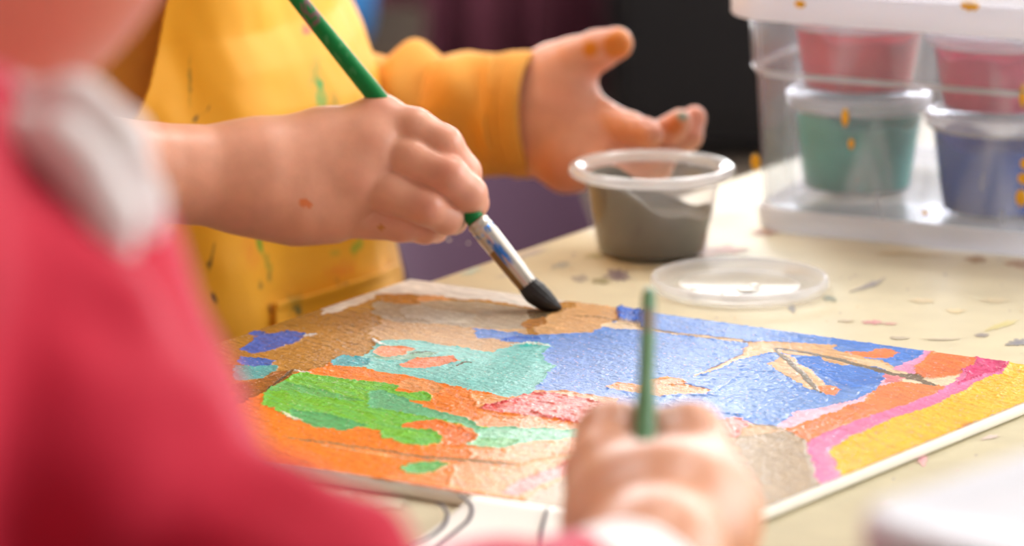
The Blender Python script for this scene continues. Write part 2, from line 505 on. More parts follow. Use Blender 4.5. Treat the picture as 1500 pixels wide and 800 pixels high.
# dried paint on the table top: blots traced on the surface, each a thin film
ST_ = [  # px, py, half length px, half height px, slope, colour
    (906, 404, 20, 9, 0.0, (70, 50, 70)), (880, 412, 14, 5, 0, (120, 110, 70)), (850, 408, 12, 5, 0, (140, 130, 120)), (1066, 366, 34, 6, 0, (190, 110, 95)),
    (1035, 372, 20, 5, 0, (205, 150, 130)), (1275, 417, 24, 4, -.35, (135, 135, 150)), (1216, 437, 10, 4, 0, (120, 135, 130)), (1160, 452, 5, 5, 0, (120, 125, 140)),
    (1278, 472, 13, 3, 0, (205, 120, 140)), (1305, 474, 10, 2, 0, (215, 150, 150)), (1438, 491, 9, 3, 0, (115, 110, 120)), (1492, 502, 16, 5, -.1, (95, 100, 125)),
    (1318, 495, 14, 2.5, 0, (175, 165, 150)), (1468, 476, 22, 4, -.3, (205, 195, 120)), (1380, 497, 30, 1.6, 0, (180, 168, 150)), (1350, 672, 7, 12, 0, (225, 150, 175)),
    (1395, 645, 12, 3, 0, (200, 190, 190)), (1170, 398, 22, 4, 0, (215, 185, 130)), (775, 372, 26, 4, -.3, (175, 165, 165)), (690, 398, 14, 4, -.3, (170, 195, 185)),
    (1120, 340, 18, 5, 0, (165, 110, 95)), (1430, 379, 16, 5, .05, (150, 115, 80)), (1495, 386, 22, 6, .05, (160, 120, 90)), (1330, 372, 60, 3, .06, (190, 170, 120)),
    (1240, 470, 10, 2, 0, (200, 185, 165)), (1400, 455, 14, 3, 0, (225, 205, 160)), (1460, 440, 20, 3, 0, (215, 200, 165)), (1350, 440, 18, 3, 0, (220, 200, 160)),
    (820, 388, 14, 4, -.2, (160, 165, 160)), (745, 402, 18, 3, -.2, (190, 180, 165)), (870, 375, 14, 4, 0, (185, 175, 120)), (560, 735, 40, 10, .1, (190, 215, 195)), (500, 722, 26, 6, .1, (175, 205, 190)),
    (1450, 640, 14, 3, -.2, (205, 185, 190)), (1300, 735, 12, 4, -.2, (210, 190, 180))]
V_ = []; F_ = []; C_ = []
for px, py, a, b_, sl, c in ST_:
    n = 26; ring = []
    for k in range(n):
        t = 2 * math.pi * k / n
        w = 0.62 + 0.75 * random.random()
        dx = a * w * math.cos(t); dy = b_ * w * math.sin(t) + sl * dx
        ring.append(G(px + dx, py + dy, 0.00025))
    o = len(V_); V_ += ring + [G(px, py, 0.0004)]
    F_ += [[o + n, o + k, o + (k + 1) % n] for k in range(n)]
    C_ += [lin(*[0.45 * u + 0.55 * w_ for u, w_ in zip(c, (228, 212, 176))])] * n + [lin(*[0.8 * u + 0.2 * w_ for u, w_ in zip(c, (228, 212, 176))])]
# finer flecks scattered over the visible top
for k in range(260):
    px = random.uniform(640, 1500); py = random.uniform(330, 800)
    n = 7; a = random.uniform(0.7, 3.2); b_ = a * random.uniform(.3, .5)
    c = random.choice([(150, 140, 140), (120, 120, 140), (205, 170, 120), (215, 150, 150), (170, 180, 160), (190, 150, 90), (230, 225, 210)])
    ring = [G(px + a * random.uniform(.6, 1.3) * math.cos(2 * math.pi * q / n), py + b_ * random.uniform(.6, 1.3) * math.sin(2 * math.pi * q / n), 0.00015) for q in range(n)]
    o = len(V_); V_ += ring; F_.append([o + q for q in range(n)]); C_ += [lin(*[0.5 * u + 0.5 * w_ for u, w_ in zip(c, (228, 212, 176))])] * n
o = mkmesh('dried_paint_blots', V_, F_, M['stain'], table, smooth=False, colors=np.array(C_)); o['kind'] = 'stuff'

# ================================================================== the painting
BT = 0.0050
CA, CB, CC, CD = G(600, 408, BT), G(1606, 549, BT), G(1031, 783, BT), G(-4, 610, BT)
pc = (CA + CB + CC + CD) / 4; pc[2] = TAB
painting = empty('painting', pc, 'unfinished bright painting on a white board with wet blue, green, orange and yellow patches', 'painting')
def bil(u, w):
    u = np.asarray(u)[..., None]; w = np.asarray(w)[..., None]
    return (1 - w) * ((1 - u) * CA + u * CB) + w * ((1 - u) * CD + u * CC)
# the board: rounded edge all round
loopuv = []
nn = 40
for k in range(nn): loopuv.append((k / nn, 0))
for k in range(nn): loopuv.append((1, k / nn))
for k in range(nn): loopuv.append((1 - k / nn, 1))
for k in range(nn): loopuv.append((0, 1 - k / nn))
L0 = np.array([bil(u, w) for u, w in loopuv])
def inset(L, d, z):
    c = L.mean(0); q = c + (L - c) * (1 - d / np.linalg.norm(L - c, axis=1)[:, None]); q[:, 2] = TAB + z; return q
v, f = rings([inset(L0, .0012, 0.0004), inset(L0, 0.0003, .0011), inset(L0, 0.0, .0022), inset(L0, 0, .0036), inset(L0, .0006, .0046), inset(L0, .0016, .0049)])
mkmesh('board', v, f, M['card'], painting)

PAL = [  # (polygon in photo pixels, colour, wetness 0..1, grain) back to front
 ('o', [(330, 540), (420, 545), (480, 533), (530, 538), (600, 552), (640, 561), (700, 573), (745, 583), (800, 580), (905, 590), (905, 670), (845, 745), (740, 728), (680, 723), (560, 703), (450, 682), (330, 662), (10, 612)], (246, 130, 22)),
 ('peach', [(690, 658), (735, 655), (760, 652), (850, 640), (905, 628), (905, 680), (850, 735), (745, 728), (690, 722), (650, 716), (655, 700), (668, 690), (660, 683), (690, 676)], (240, 158, 96)),
 ('peach', [(560, 700), (600, 694), (660, 684), (660, 716), (600, 708)], (244, 142, 62)),
 ('peach', [(575, 566), (600, 556), (640, 562), (650, 572), (630, 580), (600, 574)], (238, 158, 92)),
 ('peach', [(690, 578), (745, 584), (760, 590), (720, 598), (700, 596)], (236, 152, 70)),
 ('peach', [(705, 612), (760, 612), (840, 622), (905, 632), (900, 645), (850, 638), (780, 628), (716, 626), (690, 622)], (238, 152, 84)),
 ('tan', [(330, 512), (478, 459), (490, 459), (548, 438), (553, 432), (600, 431), (660, 437), (720, 441), (785, 452), (840, 450), (903, 452), (906, 463), (885, 474), (865, 490), (770, 492), (755, 507), (720, 517), (690, 513), (640, 506), (600, 499), (560, 499), (545, 512), (540, 522), (500, 522), (484, 530), (475, 538), (440, 547), (400, 550), (300, 590)], (184, 130, 52)),  # ochre tint holds the yellow smock's reflection, mixed into the paint colour
 ('tan', [(560, 470), (600, 460), (700, 470), (770, 482), (770, 492), (755, 507), (720, 517), (690, 513), (640, 506), (600, 499), (560, 499), (540, 490)], (208, 166, 114)),
 ('grey', [(548, 444), (600, 438), (700, 443), (788, 454), (780, 468), (772, 483), (730, 483), (680, 480), (640, 475), (575, 472), (545, 460)], (172, 154, 126)),
 ('pale', [(585, 452), (620, 446), (640, 455), (700, 462), (690, 476), (640, 473), (595, 466)], (188, 175, 152)),
 ('ochre', [(553, 433), (600, 432), (612, 440), (618, 447), (590, 447), (560, 443)], (190, 128, 50)),
 ('ochre', [(610, 435), (655, 435), (658, 442), (612, 443)], (222, 158, 96)),
 ('peach', [(782, 476), (800, 466), (812, 459), (850, 449), (903, 452), (906, 463), (885, 474), (865, 490), (785, 492)], (218, 168, 112)),
 ('grey', [(776, 455), (812, 454), (800, 468), (786, 476), (774, 470)], (112, 92, 64)),
 ('ochre', [(762, 478), (775, 469), (800, 466), (796, 476), (775, 484)], (176, 116, 48)),
 ('line', 'S', [(843, 464, 1), (880, 466, 1.6), (902, 471, 1.2)], (150, 110, 66)),
 ('teal', [(484, 530), (500, 521), (530, 525), (545, 513), (556, 500), (600, 499), (650, 506), (690, 513), (720, 517), (755, 507), (768, 502), (790, 503), (809, 509), (792, 520), (802, 533), (812, 538), (806, 548), (796, 560), (781, 573), (760, 581), (745, 583), (700, 574), (640, 561), (600, 552), (560, 546), (530, 540), (490, 537)], (116, 204, 198)),
 ('teal', [(484, 530), (500, 521), (530, 525), (545, 532), (530, 538), (490, 537)], (44, 172, 186)),
 ('mint', [(540, 524), (570, 530), (620, 527), (640, 517), (600, 514), (560, 524)], (130, 186, 160)),
 ('flower', [(545, 517), (560, 508), (588, 508), (607, 513), (582, 523), (560, 524)], (244, 140, 84)),
 ('flower', [(583, 536), (610, 526), (640, 524), (668, 522), (671, 530), (650, 536), (622, 541), (592, 540)], (240, 128, 74)),
 ('dark', 'S', [(668, 536, 1), (680, 531, 2.2), (690, 532, .8)], (96, 92, 66)),
 ('dark', 'S', [(600, 519, 1), (625, 516, 1.2), (640, 518, .6)], (110, 120, 112)),
 ('white', 'S', [(546, 499, 2), (556, 504, 3.5), (566, 507, 1)], (226, 222, 214)),  # pale highlight on the wet paint, put in as colour
 ('blue', [(688, 482), (720, 484), (780, 492), (865, 489), (888, 477), (897, 472), (940, 480), (955, 452), (1000, 456), (1100, 466), (1250, 483), (1364, 498), (1352, 521), (1335, 531), (1310, 539), (1292, 547), (1297, 560), (1285, 573), (1240, 591), (1165, 606), (1145, 621), (1120, 623), (1080, 612), (1040, 612), (905, 594), (870, 588), (850, 580), (825, 575), (797, 572), (782, 574), (800, 552), (812, 540), (822, 536), (802, 532), (791, 520), (810, 509), (790, 502), (765, 503), (742, 502), (722, 496), (700, 496)], (88, 138, 218)),
 ('blue2', [(1090, 545), (1140, 545), (1170, 575), (1215, 580), (1280, 565), (1240, 590), (1165, 606), (1140, 618), (1080, 608), (900, 585), (960, 580), (1040, 580)], (104, 150, 222)),
 ('blue3', [(1160, 525), (1200, 524), (1240, 538), (1290, 546), (1294, 560), (1250, 570), (1225, 562), (1195, 545), (1170, 535)], (60, 124, 218)),
 ('blue3', [(1210, 482), (1364, 498), (1345, 525), (1300, 534), (1292, 530), (1318, 518), (1300, 510), (1250, 512), (1222, 506)], (64, 126, 218)),
 ('blue3', 'S', [(735, 500, 2), (760, 496, 4), (790, 497, 2)], (44, 104, 206)),
 ('white', 'S', [(748, 507, 1.5), (775, 504, 2.5), (806, 509, 1.5)], (212, 226, 216)),
 ('teal2', 'S', [(762, 509, 2), (778, 507, 3.4), (790, 508, 1)], (60, 184, 176)),
 ('blueblob', [(904, 460), (912, 452), (922, 449), (936, 452), (944, 462), (942, 475), (925, 474), (912, 468)], (34, 98, 206)),
 ('cream', [(878, 478), (905, 471), (935, 475), (945, 484), (900, 483)], (236, 208, 168)),
 ('cream', 'S', [(940, 483, 1), (985, 489, 2), (1040, 495, 3.2), (1085, 500, 3)], (226, 194, 146)),
 ('dark', 'S', [(915, 474, .8), (960, 484, 1.1), (1020, 494, 1.5), (1100, 503, 1.6)], (150, 118, 74)),
 ('tan', 'S', [(1020, 551, 2), (1055, 538, 3.4), (1090, 521, 4.5), (1130, 507, 4)], (214, 168, 108)),
 ('dark', 'S', [(1030, 546, .6), (1075, 526, 1.4), (1108, 509, 1.4)], (160, 122, 76)),
 ('tan', [(1094, 503), (1140, 502), (1190, 504), (1222, 507), (1220, 512), (1240, 518), (1265, 526), (1293, 529), (1305, 538), (1285, 540), (1255, 534), (1235, 537), (1210, 531), (1200, 523), (1160, 521), (1140, 517), (1115, 520), (1085, 528), (1090, 512)], (222, 172, 112)),
 ('cream', [(1225, 520), (1262, 527), (1290, 529), (1296, 535), (1318, 540), (1330, 546), (1310, 548), (1270, 536)], (236, 206, 162)),
 ('tan', [(1126, 534), (1140, 527), (1148, 519), (1166, 530), (1186, 543), (1207, 560), (1212, 568), (1228, 578), (1212, 579), (1195, 574), (1180, 569), (1155, 554)], (232, 184, 130)),
 ('dark', 'S', [(1134, 512, 3), (1160, 534, 5), (1184, 558, 5.5), (1202, 576, 3)], (128, 112, 88)),
 ('flower', [(1200, 568), (1215, 565), (1233, 572), (1224, 580), (1206, 579)], (244, 136, 72)),
 ('flower', [(1238, 517), (1275, 516), (1285, 512), (1305, 513), (1316, 518), (1310, 524), (1290, 527), (1262, 525)], (242, 128, 56)),
 ('flower', [(886, 568), (905, 561), (940, 566), (945, 558), (975, 553), (998, 556), (1001, 563), (1042, 573), (1035, 578), (990, 578), (960, 582), (930, 576), (905, 573)], (242, 152, 78)),
 ('dark', 'S', [(975, 566, .6), (1000, 563, .9), (1044, 573, .6)], (150, 96, 60)),
 ('pink', [(1364, 498), (1383, 500), (1370, 521), (1350, 533), (1330, 546), (1308, 541), (1335, 530), (1352, 520)], (240, 150, 192)),
 ('palepink', [(1145, 621), (1165, 606), (1240, 591), (1285, 573), (1292, 560), (1300, 552), (1312, 552), (1300, 566), (1286, 578), (1240, 601), (1170, 630), (1158, 633)], (246, 192, 212)),
 ('pink', [(1296, 546), (1315, 547), (1332, 553), (1312, 560), (1296, 562)], (226, 126, 132)),
 ('orange', [(1383, 500), (1443, 508), (1420, 536), (1392, 551), (1372, 558), (1352, 549), (1337, 541), (1356, 527)], (244, 122, 46)),
 ('cream', [(1312, 556), (1365, 556), (1398, 552), (1388, 566), (1368, 564), (1330, 560)], (238, 216, 182)),
 ('orange', [(1288, 568), (1312, 562), (1345, 566), (1372, 565), (1398, 575), (1370, 590), (1306, 608), (1244, 630), (1206, 642), (1184, 650), (1165, 641), (1152, 631), (1200, 613), (1260, 590)], (240, 132, 62)),
 ('dark', 'S', [(1137, 511, 2), (1180, 517, 2.6), (1230, 528, 3.6), (1290, 545, 4), (1340, 555, 4.4), (1370, 565, 3)], (124, 108, 84)),
 ('taupe', [(770, 735), (790, 720), (850, 690), (905, 668), (1000, 640), (1060, 625), (1100, 623), (1150, 631), (1178, 646), (1188, 671), (1203, 698), (1196, 713), (1105, 750), (1031, 779), (900, 760)], (178, 152, 114)),
 ('tan', [(1082, 622), (1110, 625), (1150, 632), (1120, 638), (1085, 640)], (206, 162, 108)),
 ('reddot', [(1050, 620), (1086, 614), (1092, 626), (1080, 642), (1050, 646)], (230, 118, 104)),
 ('pinkm', [(1443, 508), (1484, 508), (1485, 530), (1490, 552), (1440, 566), (1420, 578), (1400, 588), (1345, 604), (1295, 622), (1246, 641), (1226, 655), (1220, 666), (1230, 681), (1222, 704), (1200, 709), (1194, 695), (1185, 671), (1183, 651), (1200, 640), (1250, 621), (1320, 596), (1375, 576), (1395, 563), (1420, 546)], (240, 120, 172)),
 ('pinkm2', [(1443, 508), (1484, 508), (1485, 530), (1470, 545), (1440, 552), (1415, 562), (1400, 568), (1420, 546)], (222, 56, 120)),
 ('yellow', [(1484, 526), (1483, 512), (1660, 535), (1680, 552), (1510, 606), (1450, 628), (1390, 652), (1325, 676), (1262, 700), (1236, 702), (1232, 690), (1221, 671), (1215, 661), (1246, 641), (1300, 618), (1380, 591), (1420, 568), (1440, 556), (1470, 548)], (252, 192, 18)),
 ('yellowd', [(1395, 634), (1412, 622), (1425, 619), (1418, 630)], (222, 142, 20)),
 ('red', [(706, 600), (725, 592), (760, 583), (800, 577), (850, 580), (905, 590), (905, 628), (860, 625), (830, 619), (790, 612), (760, 607), (730, 607)], (226, 84, 74)),
 ('peach', [(780, 575), (830, 573), (870, 580), (905, 586), (905, 596), (860, 586), (820, 578)], (238, 170, 124)),
 ('red2', 'S', [(708, 599, 1), (730, 594, 2.6), (762, 588, 1.4)], (212, 40, 36)),
 ('red2', 'S', [(782, 604, 1), (800, 611, 2.6), (850, 622, 2), (905, 626, 2)], (216, 52, 44)),
 ('pinks', [(738, 724), (745, 712), (770, 702), (800, 690), (850, 675), (875, 674), (860, 688), (810, 705), (775, 720), (755, 729)], (232, 138, 128)),
 ('red2', 'S', [(826, 680, 2), (838, 678, 4.2), (850, 676, 2)], (220, 50, 44)),
 ('green', [(384, 575), (400, 560), (415, 552), (440, 548), (480, 552), (510, 558), (560, 562), (582, 567), (580, 575), (600, 579), (620, 575), (636, 580), (632, 590), (596, 588), (600, 596), (640, 606), (680, 613), (702, 626), (716, 628), (706, 634), (685, 628), (640, 617), (615, 620), (590, 622), (585, 628), (640, 632), (651, 640), (645, 650), (620, 655), (590, 651), (560, 643), (555, 635), (545, 630), (520, 628), (500, 632), (460, 626), (430, 616), (400, 601), (385, 595)], (116, 204, 48)),
 ('green2', [(540, 575), (560, 573), (600, 588), (640, 604), (680, 612), (702, 626), (700, 633), (680, 626), (640, 615), (600, 608), (540, 598)], (98, 188, 136)),
 ('green2', [(405, 556), (425, 562), (500, 580), (540, 592), (500, 588), (430, 574), (388, 574)], (104, 190, 92)),
 ('green2', [(425, 600), (470, 606), (540, 625), (500, 632), (460, 626), (430, 616)], (82, 182, 104)),
 ('mint', [(680, 653), (700, 645), (695, 632), (720, 626), (780, 628), (840, 630), (876, 636), (840, 643), (790, 648), (760, 652), (740, 659), (700, 656)], (134, 206, 164)),
 ('green2', [(686, 652), (705, 644), (740, 642), (760, 646), (740, 658), (705, 656)], (116, 196, 116)),
 ('orange', [(586, 624), (605, 619), (640, 618), (680, 630), (702, 640), (690, 650), (672, 655), (655, 655), (650, 641), (632, 631), (600, 630)], (244, 118, 26)),
 ('green', [(588, 687), (600, 680), (640, 677), (656, 683), (640, 692), (616, 697), (596, 695)], (100, 192, 92)),
 ('white', 'S', [(412, 604, 1), (425, 612, 3), (442, 618, 1)], (232, 234, 204)),
 ('dark', 'S', [(415, 641, 1), (480, 650, 2), (560, 661, 2.2), (620, 671, 3), (700, 677, 4), (765, 683, 2)], (168, 128, 84)),
 ('cream', 'S', [(470, 653, 1), (540, 664, 1.6), (600, 673, 1.6)], (244, 196, 136)),
 ('cream', 'S', [(752, 684, 2), (790, 677, 4), (835, 670, 4), (860, 664, 2)], (226, 192, 140)),
 ('dark', 'S', [(815, 666, 1), (832, 663, 1.6), (858, 662, 1)], (156, 108, 60)),
 ('blue3', [(352, 512), (385, 491), (420, 485), (450, 490), (438, 500), (402, 513), (368, 520)], (42, 100, 204)),
 ('white', 'S', [(445, 494, 2), (455, 492, 1.6), (464, 491, .8)], (216, 214, 216)),
 ('blue3', [(352, 522), (380, 526), (402, 530), (398, 536), (375, 539), (350, 536)], (52, 108, 204)),
 ('teal2', [(340, 537), (375, 538), (402, 536), (406, 545), (384, 555), (345, 560)], (82, 178, 182)),
 ('ochre', [(340, 565), (384, 556), (408, 546), (424, 545), (428, 550), (395, 571), (378, 580), (340, 600)], (156, 92, 30)),
 ('dark', 'S', [(428, 544, 3), (405, 560, 2.2), (390, 574, 1)], (92, 74, 52)),
 ('white', 'S', [(432, 545, 1), (445, 547, 1.8), (455, 548, .8)], (222, 214, 196)),
]
nu, nw = 470, 400
uu, ww = np.meshgrid(np.linspace(0.003, 0.997, nu), np.linspace(0.003, 0.997, nw))
PT = bil(uu, ww)
s1 = uu * 310; s2 = ww * 270                      # millimetres on the board
# ragged, hand-painted borders: look each point up a little to one side, on the board itself
du = (fbm(s1 / 9, s2 / 9, 3) - .5) * 4.6 + (fbm(s1 / 2.6, s2 / 2.6, 5, 3) - .5) * 1.8
dw = (fbm(s1 / 9, s2 / 9, 11) - .5) * 4.6 + (fbm(s1 / 2.6, s2 / 2.6, 15, 3) - .5) * 1.8
PL = bil(np.clip(uu + du / 310, 0, 1), np.clip(ww + dw / 270, 0, 1))
qx, qy, _ = PX(PL.reshape(-1, 3)); qx = qx.reshape(uu.shape); qy = qy.reshape(uu.shape)
lx, ly, _ = PX(PT.reshape(-1, 3)); lx = lx.reshape(uu.shape); ly = ly.reshape(uu.shape)
col = np.tile(np.array(lin(240, 236, 226)), uu.shape + (1,)); reg = np.zeros(uu.shape, int); thick = np.zeros(uu.shape)
TH_ = {'blueblob': 2.2, 'dark': .15, 'cream': .1, 'taupe': .35, 'tan': .35, 'grey': .5, 'white': .9, 'red2': 1.2, 'pinkm2': 1.5, 'orange': .8, 'green': .8, 'yellow': .75, 'pinkm': .7, 'red': .8}
for k, e in enumerate(PAL):
    if e[1] == 'S':
        mx_, my_ = 0.45 * qx + 0.55 * lx, 0.45 * qy + 0.55 * ly
        m = instroke(mx_, my_, e[2]); c = e[3]
    else:
        m = inpoly(qx, qy, e[1]); c = e[2]
    col[m] = lin(*c); reg[m] = k + 1; thick[m] = TH_.get(e[0], .55)
# paint runs up against its neighbours; only the bare margin at the far corner stays white
bare = inpoly(lx, ly, [(470, 462), (480, 448), (600, 400), (800, 438), (790, 453), (720, 442), (660, 438), (553, 433), (548, 438), (490, 460)])
for it in range(16):
    for ax, sft in ((0, 1), (0, -1), (1, 1), (1, -1)):
        n_ = np.roll(reg, sft, ax)
        mk = (reg == 0) & (n_ > 0) & ~bare & (rng.random(reg.shape) < .5)
        mk[0] = mk[-1] = False; mk[:, 0] = mk[:, -1] = False
        col[mk] = np.roll(col, sft, ax)[mk]; thick[mk] = np.roll(thick, sft, ax)[mk]; reg[mk] = n_[mk]
# streaks of uneven pigment along the stroke direction (real colour differences in the paint)
st = fbm((.94 * s1 + .34 * s2) / 24, (.94 * s2 - .34 * s1) / 2.0 + 8 * fbm(s1 / 40, s2 / 40, 33, 2), 31, 4) - .5
st2 = fbm(s1 / 5, s2 / 3.5, 41, 4) - .5
col *= np.clip(1 + 0.75 * st + 0.5 * st2, .6, 1.5)[..., None]
gm = (col[..., 1] > 1.4 * col[..., 0]) & (col[..., 1] > 1.6 * col[..., 2])
gk = np.clip(st * 3.5 + .35, 0, 1)[..., None] * gm[..., None]
col = col * (1 - .45 * gk) + np.array(lin(84, 178, 128)) * .45 * gk
rd = np.array([k + 1 for k, e in enumerate(PAL) if e[0] in ('red', 'reddot')])
rm = np.isin(reg, rd)[..., None] * np.clip(st2 * 7 + .35, 0, 1)[..., None] * .6
col = col * (1 - rm) + np.array(lin(242, 176, 160)) * rm
# flecks of bare ground where the brush skipped
sk = (fbm(s1 / 1.8, s2 / 1.4, 71, 3) > .735) & (reg > 0)
col[sk] = col[sk] * .6 + np.array(lin(240, 228, 214)) * .4
# relief: bristle ridges, lumps, raised lips where two colours meet
edge = np.zeros(uu.shape)
for ax in (0, 1):
    for sft in (1, 2):
        edge += (reg != np.roll(reg, sft, ax)); edge += (reg != np.roll(reg, -sft, ax))
edge = np.minimum(edge, 3) / 3
edge[0] = edge[-1] = 0; edge[:, 0] = edge[:, -1] = 0
ra1, ra2 = .87 * s1 + .5 * s2, .87 * s2 - .5 * s1
wob_ = 2.2 * fbm(s1 / 30, s2 / 30, 57, 3)
rid = fbm(ra1 / 17, ra2 / 1.25 + wob_ * 6, 51, 3) - .5
lump = np.clip(fbm(s1 / 3.2, s2 / 3.2, 61, 4) - .52, 0, 1)
hz = 0.00012 + 0.001 * thick * (0.30 + 0.26 * rid + 2.2 * lump + 0.9 * edge * fbm(s1 / 2, s2 / 2, 67, 2))
hz = np.where(reg > 0, np.maximum(hz, 0.00012), 0.00010)
PT[..., 2] = TAB + 0.0049 + hz
ii = np.arange(nu * nw).reshape(nw, nu)
fq = np.stack([ii[:-1, :-1], ii[1:, :-1], ii[1:, 1:], ii[:-1, 1:]], -1).reshape(-1, 4)
m, nt, b = newmat('wet_poster_paint')
a = nt.nodes.new('ShaderNodeAttribute'); a.attribute_name = 'Paint'
nt.links.new(a.outputs['Color'], b.inputs['Base Color'])
b.inputs['Roughness'].default_value = 0.22; b.inputs['Specular IOR Level'].default_value = 0.42
attach_bump(nt, b, 700, 0.85, 0.0007, 5, 'Object', (1, 1.6, 1))
M['wet'] = m
mkmesh('paint_layer', PT.reshape(-1, 3), fq, M['wet'], painting, colors=col.reshape(-1, 3))

# ================================================================== the drawing sheet in front
q = [G(692, 727, .0066), G(1010, 772, .0070), G(930, 985, .0012), G(430, 880, .0012)]
sc_ = sum(q) / 4; sc_[2] = TAB
sheet = empty('drawing_sheet', sc_, 'white sheet with black marker curves lying against the near edge of the painting', 'paper')
gu, gw = np.meshgrid(np.linspace(0, 1, 30), np.linspace(0, 1, 30))
SP = (1 - gw)[..., None] * ((1 - gu)[..., None] * q[0] + gu[..., None] * q[1]) + gw[..., None] * ((1 - gu)[..., None] * q[3] + gu[..., None] * q[2])
SP[..., 2] = TAB + .0012 + .0058 * np.clip(1 - gw * 3.0, 0, 1) ** 1.5
ii = np.arange(900).reshape(30, 30)
fq = np.stack([ii[:-1, :-1], ii[1:, :-1], ii[1:, 1:], ii[:-1, 1:]], -1).reshape(-1, 4)
o = mkmesh('paper', SP.reshape(-1, 3), fq, M['paper'], sheet)
md = o.modifiers.new('t', 'SOLIDIFY'); md.thickness = 0.0005; md.offset = -1
def sheet_z(P):
    w = np.clip(((P - q[0]) @ (q[3] - q[0])) / ((q[3] - q[0]) @ (q[3] - q[0])), 0, 1)
    return TAB + .0012 + .0058 * max(0, 1 - w * 3.0) ** 1.5
for pts in ([(638, 738), (648, 741), (655, 750), (649, 761), (630, 772), (612, 779), (590, 786)], [(672, 733), (681, 737), (691, 745), (687, 756), (668, 767), (649, 777), (632, 788), (620, 796)],
            [(802, 752), (794, 770), (790, 786), (787, 806)], [(720, 815), (742, 800), (760, 812), (770, 835)], [(560, 800), (600, 812), (650, 830)]):
    P = resample([G(x, y, .005) for x, y in pts], 40)
    Tn = np.gradient(P, axis=0); Tn /= np.linalg.norm(Tn, axis=1)[:, None]
    S = np.stack([Tn[:, 1], -Tn[:, 0], 0 * Tn[:, 0]], 1)
    wd = 0.00062 * np.interp(np.linspace(0, 1, 40), [0, .1, .5, .9, 1], [.35, .8, 1.15, .8, .3])
    za = np.array([sheet_z(p) for p in P])
    L = []
    for sg, dz in ((-1, .00015), (-1, .0004), (1, .0004), (1, .00015)):
        R_ = P + sg * wd[:, None] * S; R_[:, 2] = za + dz; L.append(R_)
    L = np.stack(L, 1)
    v, f = rings(L)
    mkmesh('marker_line', v, f, M['ink'], sheet)

# ================================================================== grey paint cup
def cup_parts(c, h, r0, r1, rl, root, paint, level, film=None, wall='clear'):
    """clear tapered cup with a rolled lip; paint fills it to `level`, film coats the wall above"""
    w = 0.0009
    rr = lambda z: r0 + (r1 - r0) * z / h
    prof = [(r0 - .002, 0), (r0, .0015), (rr(h * .5), h * .5), (rr(h * .80), h * .80), (r1 - .0003, h - .0045), (r1 - .0003 - w, h - .0045), (rr(h * .5) - w, h * .5), (r0 - w, .0025), (r0 - .004, .0022)]
    v, f = lathe(prof, c); mkmesh('cup_wall', v, f, M[wall], root)
    lip = [(r1 - .0012, h - .0046), (r1 + .0006, h - .0050), (rl - .0012, h - .0047), (rl, h - .0032), (rl, h - .0016), (rl - .0012, h - .0003), (rl - .0030, h), (r1 + .0004, h - .0008), (r1 - .0012, h - .0028)]
    v, f = lathe(lip + [lip[0]], c, cap0=False, cap1=False); mkmesh('rim', v, f, M['rim'], root)
    a = np.linspace(0, 2 * math.pi, 72, endpoint=False)
    ir = lambda z: rr(z) - w - .0004
    L = []
    for z in np.linspace(.0027, level, 10): L.append(np.stack([c[0] + ir(z) * np.cos(a), c[1] + ir(z) * np.sin(a), np.full(72, c[2] + z)], 1))
    top = film(a) if film is not None else np.full(72, level + .001)
    for t in np.linspace(0.1, 1, 8):
        z = level + (np.maximum(top, level + .0004) - level) * t
        L.append(np.stack([c[0] + ir(z) * np.cos(a), c[1] + ir(z) * np.sin(a), c[2] + z], 1))
    for t in (1, .7, .4, .1):
        z = level + (np.maximum(top, level + .0004) - level) * t
        L.append(np.stack([c[0] + (ir(z) - .0010) * np.cos(a), c[1] + (ir(z) - .0010) * np.sin(a), c[2] + z], 1))
    for fr_ in (.85, .6, .3):
        L.append(np.stack([c[0] + ir(level) * fr_ * np.cos(a), c[1] + ir(level) * fr_ * np.sin(a), np.full(72, c[2] + level)], 1))
    v, f = rings(L)
    mkmesh('paint', v, f, paint, root)

cup_c = G(954, 371)
CH = 0.0402
cup = empty('paint_cup', cup_c, 'clear plastic cup of grey paint, open, standing on the table behind the painting', 'paint cup')
def film(a):
    # coated to the rim on the left, down to the paint's level on the right
    t = np.cos(a - math.radians(182))
    s = np.clip((t + .35) / 1.0, 0, 1); s = s * s * (3 - 2 * s)
    return CH * (0.50 + 0.375 * s) + 0.0018 * np.sin(a * 5 + 1) * (1 - s)
cup_parts(cup_c, CH, .0240, .0310, .0368, cup, M['greyp'], CH * .40, film)

